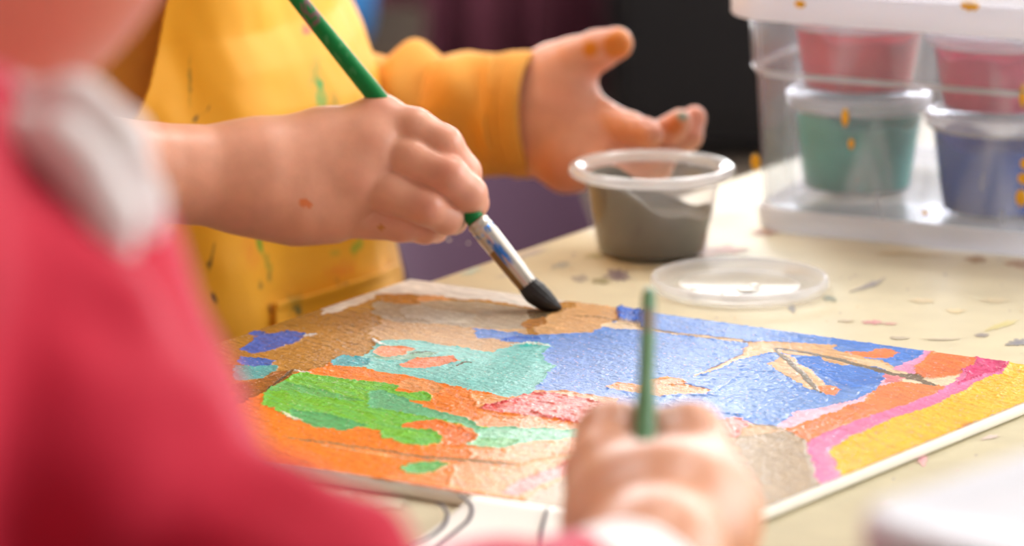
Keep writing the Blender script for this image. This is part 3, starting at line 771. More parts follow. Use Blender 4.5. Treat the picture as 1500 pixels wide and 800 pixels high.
# clear lid lying on the table
lid_c = G(1083, 424)
lid = empty('cup_lid', lid_c, 'clear round cup lid lying flat on the table in front of the grey paint cup', 'lid')
prof = [(.0340, 0.0), (.0368, .0004), (.0378, .0016), (.0378, .0042), (.0370, .0052), (.0358, .0052), (.0350, .0042), (.0345, .0020), (.0335, .0012), (.0270, .0012), (.0262, .0022), (.0250, .0022), (.0243, .0012), (.002, .0012)]
v, f = lathe(prof, lid_c + np.array([0, 0, .0003])); mkmesh('lid_disc', v, f, M['lidp'], lid)
a = np.linspace(0, 2 * math.pi, 72, endpoint=False)
v, f = tube(np.stack([lid_c[0] + .0364 * np.cos(np.append(a, 0)), lid_c[1] + .0364 * np.sin(np.append(a, 0)), np.full(73, lid_c[2] + .0052)], 1), .0010, 8, cap=False)
mkmesh('raised_rim', v, f, M['lidp'], lid)
bl = []
for px, py, w_, h_ in ((1071, 431, 16, 5), (1095, 424, 18, 3), (1020, 428, 10, 6), (1160, 428, 12, 5), (1105, 418, 8, 3)):
    n = 16; c0 = G(px, py, .0016)
    L = []
    for s_, dz in ((1, 0), (.7, .0004), (.25, .0006)):
        L.append([G(px + s_ * w_ * math.cos(2 * math.pi * k / n), py + s_ * h_ * math.sin(2 * math.pi * k / n), .0016 + dz) for k in range(n)])
    bl.append(rings(L))
v, f = join(*bl)
mkmesh('white_paint_smear', v, f, mat('white_smear', lin(246, 242, 232), 0.25), lid)

# ================================================================== storage bin with paint cups
c0 = G(1102, 337); c1 = G(1500, 377)
B1 = c1 - c0; B1[2] = 0; B1 /= np.linalg.norm(B1); B2 = np.array([-B1[1], B1[0], 0])
BLn, BDp, BH = 0.33, 0.19, 0.112
bc = c0 + B1 * (BLn / 2 - .009) + B2 * (BDp / 2 - .009); bc[2] = TAB
BRZ = math.atan2(B1[1], B1[0])
binr = empty('storage_bin', bc, 'clear lidded plastic storage bin with paint smears holding paint cups', 'storage bin', BRZ)
hw, hd = BLn / 2, BDp / 2
def bl_(off, z, r=.022): return rrect(hw + off, hd + off, r + off * .5, z)
outer = [bl_(-.011, .0), bl_(-.009, .0015), bl_(-.0085, .010), bl_(-.0050, .0725), bl_(-.0030, .0745), bl_(-.0015, .1000)]
inner = [bl_(-.0028, .1000), bl_(-.0045, .0750), bl_(-.0065, .0730), bl_(-.0100, .0120), bl_(-.0120, .0105)]
v, f = rings(outer + inner)
mkmesh('bin_body', place(v, bc, BRZ), f, M['bin'], binr)
v, f = rings([bl_(-.0015, .0985), bl_(.0045, .0985), bl_(.0055, .1000), bl_(.0055, .1110), bl_(.0045, .1120), bl_(-.0020, .1120), bl_(-.0026, .1000), bl_(-.0015, .0985)], False, False)
mkmesh('bin_rim', place(v, bc, BRZ), f, M['binrim'], binr)
v, f = rings([bl_(-.0082, .0006), bl_(-.0072, .0012), bl_(-.0062, .0105), bl_(-.0075, .0112)], False, False)
mkmesh('base_band', place(v, bc, BRZ), f, M['binrim'], binr)
v, f = rings([bl_(-.0052, .0716), bl_(-.0047, .0716), bl_(-.0027, .0750), bl_(-.0034, .0750)], False, False)
mkmesh('moulded_ledge', place(v, bc, BRZ), f, M['rim'], binr)
v, f = rings([bl_(.0045, .1122), bl_(.0075, .1128), bl_(.0080, .1190), bl_(.0060, .1225), bl_(-.006, .1230), bl_(-.012, .1185), bl_(-.03, .1180)])
mkmesh('bin_lid', place(v, bc, BRZ), f, M['binlid'], binr)
# dried drips on the front of the bin
fo = c0 - B2 * .009
for px, py, w_, h_ in ((1107, 238, 8, 13), (1238, 172, 6, 14), (1247, 211, 5, 8), (1500, 262, 10, 9), (1496, 290, 9, 13), (1500, 240, 6, 8), (1355, 312, 5, 4), (1172, 6, 9, 6), (1421, 8, 15, 8), (1498, 140, 5, 18)):
    dr = (px - 750) / F * Rv + (400 - py) / F * Uv + Fv
    zz0 = None
    # the wall leans out a little with height; find where the sight line meets it
    off = -.0062
    for it in range(6):
        plane = bc - B2 * (hd + off); t = ((plane - CAM) @ B2) / (dr @ B2); P = CAM + dr * t
        z = P[2] - TAB
        off = np.interp(z, [0, .010, .0725, .0745, .0985, .100, .112], [-.009, -.0080, -.0045, -.0025, -.0010, .0060, .0060]) if z > 0 else -.009
    s = P @ Fv if False else (P - CAM) @ Fv
    a_, b_ = w_ / F * s, h_ / F * s
    n = 18; L = []
    for sc2, dp in ((1, 0.0), (.8, .0007), (.35, .0011)):
        L.append([P - B2 * dp + sc2 * (a_ * math.cos(2 * math.pi * k / n) * B1 + b_ * (1 + .25 * math.sin(3 * k)) * math.sin(2 * math.pi * k / n) * np.array([0, 0, 1])) for k in range(n)])
    v, f = rings(L); mkmesh('paint_spot', v, f, M['yel'], binr)

def bin_cup(s, t, z, paint, label, lev, scale=1.0, rz=0.0):
    c = bc + B1 * s + B2 * t; c[2] = TAB + z
    root = empty('paint_cup', c, label, 'paint cup', group='paint cups inside the storage bin')
    h = .0440 * scale
    fl = lambda a: h * (.80 + .08 * np.sin(a * 2 + rz) + .05 * np.sin(a * 5 + 2 * rz))
    cup_parts(c, h, .0250, .0312, .0334, root, paint, h * lev, fl, 'clearpot')
    v, f = lathe([(.0312, h + .0002), (.0333, h + .0002), (.0336, h + .0010), (.0333, h + .0022), (.0304, h + .0022), (.0294, h + .0010), (.002, h + .0010)], c)
    mkmesh('cup_lid', v, f, M['rim'], root)
    return root, h + .0024
def s_at(px, py, t):
    """where along the bin a sight line passes the upright plane t behind its middle"""
    dr = (px - 750) / F * Rv + (400 - py) / F * Uv + Fv
    pl = bc + B2 * t; k = ((pl - CAM) @ B2) / (dr @ B2); P = CAM + dr * k
    return (P - bc) @ B1
t0 = -hd + .064
_, ch = bin_cup(s_at(1256, 220, t0), t0, .0114, M['teal'], 'teal paint cup at the bottom of the bin under the redder cup', .55, rz=.5)
bin_cup(s_at(1463, 240, t0 - .020), t0 - .020, .0114, M['blue'], 'blue paint cup at the bottom of the bin under the pinker cup', .52, rz=2.0)
bin_cup(s_at(1257, 90, t0 + .002), t0 + .002, .0114 + ch, M['red'], 'red paint cup resting on the teal cup inside the bin', .5, .80, rz=1.2)
bin_cup(s_at(1464, 100, t0 - .019), t0 - .019, .0114 + ch, M['rose'], 'pinkish red paint cup resting on the blue cup inside the bin', .5, .80, rz=3.0)

# ================================================================== white tub, near right
K1 = W(1246, 752, 0.76); THt = K1[2] - TAB
K2 = G(1510, 664, THt)
ey = K2 - K1; ey[2] = 0; ey /= np.linalg.norm(ey); ex = np.array([ey[1], -ey[0], 0])
TW, TD = 0.052, 0.068
tb = K1 + ex * TW + ey * TD; tb[2] = TAB
TRZ = math.atan2(ex[1], ex[0])
tub = empty('plastic_tub', tb, 'blurred lidded white plastic tub close by at the lower right', 'tub', TRZ)
lp = lambda o_, z: rrect(TW + o_, TD + o_, .014 + o_ * .5, z)
v, f = rings([lp(-.010, 0), lp(-.008, .002), lp(-.0015, THt - .010), lp(-.001, THt - .004), lp(-.0025, THt - .004), lp(-.0095, .004), lp(-.012, .0035)])
mkmesh('tub_wall', place(v, tb, TRZ), f, M['tub'], tub)
v, f = rings([lp(.0002, THt - .009), lp(.0022, THt - .009), lp(.0026, THt - .0075), lp(.0026, THt - .002), lp(.0012, THt), lp(-.004, THt), lp(-.0055, THt - .0016), lp(-.020, THt - .0016)])
mkmesh('tub_lid', place(v, tb, TRZ), f, M['tub'], tub)
v, f = rings([lp(-.0072, THt - .052), lp(-.0064, THt - .052), lp(-.0014, THt - .016), lp(-.0022, THt - .016)], False, False)
mkmesh('blue_band', place(v, tb, TRZ), f, M['tubblue'], tub)

# ================================================================== paint brushes
def brush(name, label, p_end, p_tip, d_h, d_end, fl, d_f, bl, bend, root_cols, hcol=(16, 122, 60)):
    """p_end: far end of the handle; p_tip: start of the bristles' tip side; lengths in metres"""
    p_end = np.array(p_end); p_tip = np.array(p_tip)
    ax = p_tip - p_end; Ln = np.linalg.norm(ax); ax /= Ln
    root = empty(name, p_tip, label, 'paintbrush')
    hl = Ln - fl - bl
    t = np.array([0, .002, .006, .02, .06, hl * .6, hl * .85, hl - .006, hl])
    r = np.array([.0006, d_end * .42, d_end * .5, d_end * .52, d_end * .55, d_h * .47, d_h * .5, d_h * .44, d_f * .42])
    ts = np.linspace(0, hl, 120); rs = np.interp(ts, t, r)
    v, f = tube(p_end + ts[:, None] * ax, rs, 24)
    s = (v - p_end) @ ax
    c = np.tile(np.array(lin(*hcol)), (len(v), 1))
    for (a0, a1, cc, side) in root_cols:
        ang = fbm(s * 260, np.arctan2((v - p_end - s[:, None] * ax) @ np.cross(ax, [0, 0, 1.0]), (v - p_end - s[:, None] * ax)[:, 2]) * 2 + 10, 9, 3)
        mk = (s > a0) & (s < a1) & (ang > side)
        c[mk] = lin(*cc)
    mkmesh('handle', v, f, M['green'], root, colors=c)
    ts = np.concatenate([np.linspace(0, .0035, 7), np.linspace(.004, .008, 8), np.linspace(.0085, fl, 70)])
    rs = np.interp(ts, [0, .0006, .0014, .0022, .003, .0042, .005, .006, .0068, fl * .6, fl], np.array([.46, .5, .53, .5, .5, .53, .5, .5, .53, .5, .46]) * d_f)
    v, f = tube(p_end + (hl + ts)[:, None] * ax, rs, 72)
    s = (v - p_end) @ ax - hl
    c = np.tile(np.array(lin(206, 200, 192)), (len(v), 1))
    side = (v - p_end) @ np.array([1.0, 0, 0]) - ((p_end + ((v - p_end) @ ax)[:, None] * ax - p_end) @ np.array([1.0, 0, 0]))
    nz = fbm(s * 150, side * 900 + 5, 4, 3)
    w_ = np.clip((nz - .34) * 6, 0, 1) * np.clip((s - .008) * 500, 0, 1) * np.clip((.024 - s) * 300, 0, 1) * np.clip((.0012 - side) * 2500, 0, 1) * np.clip((side + .0020) * 2500, 0, 1)
    c = c * (1 - w_[:, None]) + np.array(lin(58, 126, 214)) * w_[:, None]
    c[(s > .004) & (s < .007) & (nz > .56)] = lin(90, 140, 215)
    c[(s > .014) & (side < -.0016)] = lin(150, 116, 76)
    mkmesh('ferrule', v, f, M['ferrule'], root, colors=c)
    n = 26; ts = np.linspace(-.001, bl, n); u = ts / bl
    bd = np.array(bend)
    P = p_end + (hl + fl + ts)[:, None] * ax + (np.clip(u, 0, 1) ** 2)[:, None] * bd
    rs = d_f * np.interp(u, [-.1, 0, .25, .55, .8, .95, 1], [.43, .45, .52, .46, .30, .14, .05])
    v, f = tube(P, rs, 40, squash=1.0)
    # separate hairs read as ridges along the tuft
    k = np.arange(len(v)) % 40
    cen = np.repeat(P, 40, 0); nv = len(cen)
    rj = 1 + .05 * np.sin(k[:nv] * 2.4) + .05 * rng.random(40)[k[:nv]]
    v[:nv] = cen + (v[:nv] - cen) * rj[:, None]
    mkmesh('bristles', v, f, M['bristle'], root)
    return root

tip = G(822, 452, .0062)
dtip = (tip - CAM) @ Fv
top = W(290, -183, dtip + .010)
brush('paintbrush', 'green-handled paintbrush held in the bare hand, its black tip touching the painting', top, W(811, 464, dtip),
      0.0084, .0060, .0335, .0092, .0165, (0.0032, 0, .0033), [(.068, .079, (122, 84, 96), .50), (.085, .105, (60, 140, 84), .62), (.13, .142, (30, 90, 60), .6)])
tip2 = W(944, 660, .984); top2 = W(951, 424, 1.080)
ax2 = (tip2 - top2) / np.linalg.norm(tip2 - top2)
brush('paintbrush', 'blurred green paintbrush standing upright in the near fist', top2, top2 + ax2 * .165, .0064, .0044, .024, .0070, .014, (0, 0, 0),
      [(.0, .004, (170, 200, 190), .2), (.018, .034, (92, 64, 48), .42)], (28, 90, 26))

# ================================================================== chairs and the far end of the room
def chair(loc, rz, label, w=.29, ztop=.60):
    root = empty('school_chair', (loc[0], loc[1], 0), label, 'chair', rz)
    def P(v): return place(v, (loc[0], loc[1], 0), rz)
    seat_z = .32
    # shell: local x across, y = forwards
    n1, n2 = 26, 20
    V = []
    for j in range(n2):
        t = j / (n2 - 1)
        for i in range(n1):
            s = -1 + 2 * i / (n1 - 1)
            ww_ = w / 2 * (1 - .10 * t)
            V.append((s * ww_, -.13 - .05 * t - .03 * (1 - s * s) * 1, seat_z + .09 + (ztop - seat_z - .09) * t - .02 * max(0, abs(s) - .75) * 4 * (t > .9)))
    ii = np.arange(n1 * n2).reshape(n2, n1)
    q = np.stack([ii[:-1, :-1], ii[:-1, 1:], ii[1:, 1:], ii[1:, :-1]], -1).reshape(-1, 4)
    o = mkmesh('backrest', P(V), q, M['purple'], root)
    md = o.modifiers.new('t', 'SOLIDIFY'); md.thickness = .007; md.offset = 0
    md = o.modifiers.new('b', 'BEVEL'); md.width = .003; md.segments = 3
    V = []
    for j in range(n2):
        t = -1 + 2 * j / (n2 - 1)
        for i in range(n1):
            s = -1 + 2 * i / (n1 - 1)
            V.append((s * w / 2 * (1 - .06 * (t < -.6)), t * .145, seat_z + .012 * (s * s) - .022 * max(0, t - .6) / .4))
    o = mkmesh('seat', P(V), q, M['purple'], root)
    md = o.modifiers.new('t', 'SOLIDIFY'); md.thickness = .008; md.offset = 0
    for sx in (-1, 1):
        for sy in (-1, 1):
            v, f = tube([(sx * w * .38, sy * .10, seat_z - .006), (sx * w * .44, sy * .14, .15), (sx * w * .47, sy * .155, 0.0)], .009, 12)
            mkmesh('leg', P(v), f, M['alum'], root)
        v, f = tube(resample([(sx * w * .40, -.09, seat_z - .004), (sx * w * .42, -.135, seat_z + .02), (sx * w * .42, -.155, seat_z + .10), (sx * w * .40, -.172, ztop - .06)], 20), .008, 12)
        mkmesh('back_post', P(v), f, M['alum'], root)
    return root
# ================================================================== people
M['skin'] = mat('skin', (1, 1, 1), 0.42, sheen=.14, sheen_tint=lin(255, 240, 240), sss=0.28, sss_s=0.004, sss_r=(1.0, 0.38, 0.22), attr=True, vary=0.05, vscale=120, bump=(900, 0.10, 0.0004))
M['shirt'] = mat('mustard_jersey', lin(226, 160, 66), 0.85, vary=0.05, vscale=60, sheen=.35, sheen_tint=lin(255, 214, 150), bump=(1400, 0.25, 0.0005))
M['smock'] = mat('yellow_smock', (1, 1, 1), 0.62, vary=0.03, vscale=24, sheen=.12, sheen_tint=lin(255, 240, 190), bump=(1200, 0.12, 0.0004), attr=True)
M['seam'] = mat('yellow_hem', lin(238, 168, 30), 0.65)
M['red_sweater'] = mat('red_fleece', lin(190, 8, 48), 0.9, vary=0.05, vscale=30, sheen=1.0, sheen_r=.24, sheen_tint=lin(255, 205, 228), bump=(700, 0.3, 0.001))
M['collar'] = mat('white_fleece', lin(236, 226, 226), 0.9, vary=0.05, vscale=60, sheen=.5, bump=(500, 0.5, 0.002))
M['jeans'] = mat('blue_denim', lin(62, 78, 112), 0.85, vary=0.1, vscale=80)
M['shoe'] = mat('white_shoe', lin(222, 220, 216), 0.6)
M['hair'] = mat('brown_hair', lin(92, 62, 42), 0.55, vary=0.2, vscale=60, bump=(300, .5, .002, 3, 'Object', (6, 6, .6)))

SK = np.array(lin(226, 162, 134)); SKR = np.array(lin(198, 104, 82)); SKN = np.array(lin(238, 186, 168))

def chain_px(pts, rad): return chain([W(*p) for p in pts], rad)

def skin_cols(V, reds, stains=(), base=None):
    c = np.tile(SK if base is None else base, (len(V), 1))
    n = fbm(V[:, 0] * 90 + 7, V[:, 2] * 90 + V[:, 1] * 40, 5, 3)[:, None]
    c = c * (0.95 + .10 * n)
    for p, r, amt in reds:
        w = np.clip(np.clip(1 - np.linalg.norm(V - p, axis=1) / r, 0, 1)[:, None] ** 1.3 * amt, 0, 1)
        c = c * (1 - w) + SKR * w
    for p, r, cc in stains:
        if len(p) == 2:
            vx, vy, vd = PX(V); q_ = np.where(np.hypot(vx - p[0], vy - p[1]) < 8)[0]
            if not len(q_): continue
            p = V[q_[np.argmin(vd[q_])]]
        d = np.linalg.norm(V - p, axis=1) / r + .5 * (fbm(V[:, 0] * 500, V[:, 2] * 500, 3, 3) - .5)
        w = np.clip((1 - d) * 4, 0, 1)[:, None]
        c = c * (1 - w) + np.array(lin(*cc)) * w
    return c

def weld(parts, seams, name, root, reds, stains, base=None):
    """parts: list of (V, Q); bridge the open rims near each seam point; one mesh"""
    bm = bmesh.new()
    for V, Q in parts:
        vs = [bm.verts.new(p) for p in V]
        for q in Q:
            try: bm.faces.new([vs[i] for i in q])
            except ValueError: pass
    bm.verts.ensure_lookup_table()
    for c, r in seams:
        c = Vector(c)
        ed = [e for e in bm.edges if e.is_boundary and (e.verts[0].co - c).length < r]
        loops = []; left = set(ed)
        while left:
            st_ = [left.pop()]; comp = set(st_)
            while st_:
                e = st_.pop()
                for vv in e.verts:
                    for g in vv.link_edges:
                        if g in left: left.remove(g); comp.add(g); st_.append(g)
            loops.append(comp)
        loops.sort(key=len, reverse=True)
        if len(loops) >= 2:
            try: bmesh.ops.bridge_loops(bm, edges=list(loops[0]) + list(loops[1]))
            except Exception as ex: print('bridge', ex)
    bmesh.ops.recalc_face_normals(bm, faces=bm.faces)
    V = np.array([v.co[:] for v in bm.verts]); bm.verts.index_update()
    f = [[v.index for v in q.verts] for q in bm.faces]
    bm.free()
    return mkmesh(name, V, f, M['skin'], root, colors=skin_cols(V, reds, stains, base))

def solid(name, field, h, m, root, push=None, keep=None):
    V, Q = net(field, h)
    if keep is not None: V, Q = cut(V, Q, keep(V))
    if push is not None: V = push(V)
    return mkmesh(name, V, fixn(V, Q), m, root)

def fixn(V, Q):
    """wind the quads outward"""
    a, b, c = V[Q[:, 0]], V[Q[:, 1]], V[Q[:, 2]]
    vol = np.einsum('ij,ij->i', a, np.cross(b, c)).sum()
    return Q if vol > 0 else Q[:, ::-1]

def head_prims(c, fwd, up, s):
    """a child's head: skull, jaw, nose, ears; c centre, fwd facing, s = half the head height"""
    fwd = np.array(fwd, float); up = np.array(up, float); up /= np.linalg.norm(up)
    fwd -= (fwd @ up) * up; fwd /= np.linalg.norm(fwd); rt = np.cross(fwd, up)
    at = lambda x, y, z: c + s * (x * rt + y * fwd + z * up)
    Mx = np.array([rt, fwd, up])
    base = [Ell(at(0, -.05, .22), np.array([.66, .78, .74]) * s, Mx), Ell(at(0, .16, -.36), np.array([.54, .56, .60]) * s, Mx)]
    feat = [Cone(at(0, .72, .02), at(0, .86, -.20), .07 * s, .11 * s), Ell(at(.30, .50, -.30), np.array([.20, .20, .22]) * s, Mx), Ell(at(-.30, .50, -.30), np.array([.20, .20, .22]) * s, Mx),
            Cone(at(-.14, .70, -.45), at(.14, .70, -.45), .055 * s, .055 * s), Cone(at(-.11, .68, -.56), at(.11, .68, -.56), .06 * s, .06 * s), Ell(at(0, .56, -.80), np.array([.18, .16, .15]) * s, Mx)]
    ears = [Ell(at(x, -.06, -.05), np.array([.07, .17, .25]) * s, Mx) for x in (.68, -.68)]
    return base, feat, ears, at, Mx

def eyes(at, s, root_head):
    M.setdefault('eye', mat('eye_white', lin(240, 238, 236), .15)); M.setdefault('iris', mat('iris', lin(70, 48, 32), .15))
    for x in (.28, -.28):
        c = at(x, .60, .02)
        v, f = lathe([(.001, -.13 * s), (.08 * s, -.10 * s), (.13 * s, 0), (.08 * s, .10 * s), (.001, .13 * s)], c, 20)
        mkmesh('eye', v, f, M['eye'], root_head)
        c = at(x, .70, .02)
        v, f = lathe([(.001, -.06 * s), (.05 * s, -.04 * s), (.06 * s, 0), (.05 * s, .04 * s), (.001, .06 * s)], c, 16)
        mkmesh('iris', v, f, M['iris'], root_head)

# ------------------------------------------------------------------ the child in the yellow smock
ycen = np.array([-.145, 1.585, 0.0])                     # body axis at table height
def ysh(z):
    """sideways lean of the body with height, in metres along the picture"""
    t = (z - TAB) / .12
    return np.clip(-.020 * t, -.045, .012)
def ybody(e, n, z): return np.array([ycen[0], ycen[1], 0]) + e * EV + n * NV + np.array([ysh(z), 0, z])
yroot_loc = ybody(0, 0, 0)
ychild = empty('person', yroot_loc, 'child in a yellow smock and mustard top, painting with one hand, other palm open', 'person')

# fine skin: right hand and forearm
RH_arm = chain_px([(-120, 236, 1.372), (60, 245, 1.395), (220, 253, 1.420), (330, 258, 1.434), (372, 258, 1.438)], [.0255, .0235, .0200, .0205, .0200])
palmR = chain_px([(392, 236, 1.440), (470, 206, 1.446), (556, 178, 1.449)], [.0145, .0112, .0086]) \
    + chain_px([(392, 250, 1.436), (470, 232, 1.440), (546, 214, 1.441)], [.0150, .0110, .0086]) \
    + chain_px([(392, 270, 1.436), (460, 266, 1.438), (520, 263, 1.438)], [.0150, .0112, .0085]) \
    + chain_px([(388, 284, 1.438), (440, 302, 1.441), (490, 315, 1.443)], [.0150, .0138, .0092]) \
    + chain_px([(440, 250, 1.452), (530, 250, 1.454)], [.014, .011])
thumbR = [chain_px([(430, 290, 1.458), (530, 280, 1.470), (610, 285, 1.476), (668, 300, 1.474)], [.013, .0095, .0085, .0070])]
fR = [chain_px([(556, 178, 1.446), (606, 190, 1.442), (650, 212, 1.440), (680, 252, 1.446), (687, 284, 1.453)], [.0086, .0087, .0076, .0067, .0058]),
      chain_px([(546, 214, 1.441), (602, 234, 1.437), (656, 258, 1.434), (687, 284, 1.439), (693, 297, 1.446)], [.0086, .0087, .0079, .0072, .0067]),
      chain_px([(520, 263, 1.438), (574, 283, 1.435), (624, 303, 1.433), (654, 319, 1.440), (664, 323, 1.448)], [.0085, .0084, .0075, .0068, .0060]),
      chain_px([(490, 315, 1.443), (588, 331, 1.441), (622, 336, 1.447), (638, 338, 1.454)], [.0092, .0063, .0057, .0052])]
kn = [Ell(W(556, 174, 1.446), [.0080] * 3), Ell(W(544, 212, 1.439), [.0080] * 3), Ell(W(518, 262, 1.436), [.0078] * 3), Ell(W(488, 312, 1.442), [.0080] * 3)]
palmR += chain_px([(400, 255, 1.440), (520, 222, 1.444), (574, 200, 1.4445)], [.015, .0105, .0080]) + chain_px([(460, 250, 1.440), (552, 246, 1.440)], [.012, .0080]) + chain_px([(450, 285, 1.440), (528, 293, 1.441)], [.012, .0080])
fieldR = Field([(.002, .010, RH_arm), (.011, .014, palmR), (.006, .010, kn), (.004, .006, thumbR[0])] + [(.0024, .0026 if i == 0 else .0011, f_) for i, f_ in enumerate(fR)])
VR, QR = net(fieldR, .00105)
cR = W(-60, 241, 1.380); axR = W(220, 253, 1.420) - W(-120, 236, 1.372); axR /= np.linalg.norm(axR)
VR, QR = cut(VR, QR, (VR - cR) @ axR > 0)

# fine skin: left hand, palm open
LH_arm = chain_px([(560, 190, 1.700), (700, 176, 1.680), (790, 172, 1.668)], [.0220, .0205, .0200])
palmL = chain_px([(796, 150, 1.668), (835, 150, 1.664), (882, 172, 1.658)], [.0150, .0125, .0080]) \
    + chain_px([(800, 175, 1.666), (838, 185, 1.660), (892, 198, 1.652)], [.0145, .0120, .0082]) \
    + chain_px([(802, 198, 1.664), (838, 213, 1.657), (890, 225, 1.648)], [.0145, .0118, .0082]) \
    + chain_px([(806, 222, 1.662), (832, 240, 1.655), (872, 250, 1.645)], [.0145, .0125, .0082])
thenar = chain_px([(798, 118, 1.672), (816, 108, 1.668), (842, 90, 1.664)], [.0142, .0142, .0108])
thumbL = chain_px([(842, 90, 1.664), (876, 74, 1.660), (903, 64, 1.657)], [.0108, .0092, .0078])
fL = [chain_px([(882, 172, 1.658), (922, 187, 1.642), (946, 194, 1.632), (954, 198, 1.628)], [.0078, .0070, .0062, .0056]),
      chain_px([(892, 198, 1.652), (950, 203, 1.646), (985, 188, 1.642), (996, 177, 1.640)], [.0080, .0070, .0062, .0056]),
      chain_px([(890, 225, 1.648), (966, 228, 1.648), (1008, 200, 1.652), (1017, 173, 1.655)], [.0080, .0070, .0064, .0057]),
      chain_px([(872, 250, 1.645), (930, 262, 1.640), (966, 246, 1.640), (976, 230, 1.642)], [.0078, .0062, .0056, .0051])]
fieldL = Field([(.010, .010, LH_arm), (.007, .012, palmL), (.006, .010, thenar), (.003, .004, thumbL)] + [(.0025, .0030 if i == 0 else .0018, f_) for i, f_ in enumerate(fL)])
VL, QL = net(fieldL, .0012)
cL = W(640, 183, 1.689); axL = W(790, 172, 1.668) - W(560, 190, 1.700); axL /= np.linalg.norm(axL)
VL, QL = cut(VL, QL, (VL - cL) @ axL > 0)

# the rest of the body
shR = ybody(-.095, -.005, TAB + .30); shL = ybody(.064, -.020, TAB + .30)
elR = W(-200, 232, 1.362); elL = W(462, 196, 1.712)
hips = ybody(0, 0, TAB - .04)
neck = ybody(0, 0, TAB + .35)
hd_c = ybody(0, .04, TAB + .47); hs = .098
fwdY = NV * .95 + EV * .25 + np.array([0, 0, -.55]); upY = np.array([0, 0, 1.0]) + NV * .35
hb, hf, he, hat, hM = head_prims(hd_c, fwdY, upY, hs)
Mt = np.array([EV, NV, [0, 0, 1.0]])
torso = [Ell(ybody(0, 0, TAB + .20), [.092, .062, .14], Mt), Ell(ybody(0, 0, TAB + .04), [.086, .060, .13], Mt), Ell(ybody(0, -.005, TAB - .07), [.088, .066, .09], Mt)]
sh = [Cone(shR, shL, .036, .036)]
legs = []
for s in (-1, 1):
    legs += chain([ybody(s * .045, -.005, TAB - .10), ybody(s * .050, -.005, .29), ybody(s * .052, -.02, .06)], [.052, .038, .028])
    legs += chain([ybody(s * .052, -.03, .045), ybody(s * .056, .07, .030)], [.026, .022])
armR = chain([shR, elR], [.034, .027]) + chain([elR, W(-120, 236, 1.372), W(60, 245, 1.395)], [.027, .0255, .0235])
armL = chain([shL, elL], [.034, .026]) + chain([elL, W(560, 190, 1.700), W(700, 176, 1.680)], [.026, .0220, .0205])
fieldB = Field([(.03, .03, torso), (.03, .03, sh), (.03, .03, chain([neck - np.array([0, 0, .06]), hd_c], [.034, .032])), (.04, .03, hb), (.012, .012, hf), (.006, .008, he), (.015, .02, armR), (.015, .02, armL), (.02, .02, legs)])
VB, QB = net(fieldB, .0045)
dR_ = (VB - cR) @ axR; nearR = (np.linalg.norm(VB - cR - dR_[:, None] * axR, axis=1) < .045) & (dR_ > -.006) & (dR_ < .12)
dL_ = (VB - cL) @ axL; nearL = (np.linalg.norm(VB - cL - dL_[:, None] * axL, axis=1) < .045) & (dL_ > -.006) & (dL_ < .12)
VB, QB = cut(VB, QB, ~nearR & ~nearL)
reds = [(W(560, 165, 1.442), .012, .55), (W(545, 212, 1.434), .011, .5), (W(520, 262, 1.430), .011, .4), (W(652, 205, 1.440), .011, .5), (W(655, 252, 1.428), .012, .5), (W(625, 300, 1.427), .011, .5),
        (W(700, 305, 1.446), .012, .45), (W(665, 325, 1.446), .010, .4), (W(590, 335, 1.440), .010, .35), (W(690, 250, 1.45), .01, .35),
        (W(900, 66, 1.655), .016, .45), (W(860, 105, 1.66), .014, .4), (W(825, 150, 1.65), .018, .35), (W(1015, 180, 1.65), .016, .6), (W(955, 190, 1.63), .014, .55), (W(985, 190, 1.64), .012, .55), (W(905, 200, 1.645), .02, .3), (W(800, 260, 1.645), .025, .55)]
stains = [((452, 300), .0022, (222, 122, 66)), ((460, 303), .0016, (222, 122, 66)), ((860, 66), .0042, (216, 132, 10)), ((912, 64), .0090, (216, 128, 40)),
          ((985, 190), .0045, (214, 120, 60)), ((1001, 162), .0030, (150, 160, 140)), ((552, 338), .0014, (200, 130, 50))]
ybod = weld([(VB, QB), (VR, QR), (VL, QL)], [(cR, .05), (cL, .05)], 'body', ychild, reds, stains)
eyes(hat, hs, ychild)
hair = Field([(.02, .02, [Ell(hat(0, -.10, .30), np.array([.74, .80, .74]) * hs, hM), Ell(hat(0, -.42, -.10), np.array([.60, .42, .62]) * hs, hM)])])
fw_ = hM[1]; up_ = hM[2]
solid('hair', hair, .0045, M['hair'], ychild, keep=lambda V: ((V - hd_c) @ fw_ < .045) | ((V - hd_c) @ up_ > .062))

# mustard top: body, rolled right sleeve; the left sleeve with its cuff is laid as its own cloth
def grow(prims, a):
    o = []
    for q in prims:
        if isinstance(q, Cone): o.append(Cone(q.a, q.a + q.d, q.ra + a, q.rb + a))
        else: o.append(Ell(q.c, q.r + a, q.M))
    return o
shirtF = Field([(.03, .03, grow(torso, .007)), (.03, .03, grow(sh, .008)), (.02, .03, chain([shR, elR, W(-150, 234, 1.368)], [.046, .040, .037])), (.02, .03, chain([shL, elL], [.040, .034]))])
def fold(V):
    q = V.copy()
    w = np.sin((V[:, 2] * 130 + V @ EV * 60)) * .0016 + np.sin(V[:, 2] * 61 + V @ NV * 90) * .0018
    return q + w[:, None] * NV
neckcut = TAB + .335
solid('shirt', shirtF, .0045, M['shirt'], ychild, push=fold, keep=lambda V: V[:, 2] < neckcut)
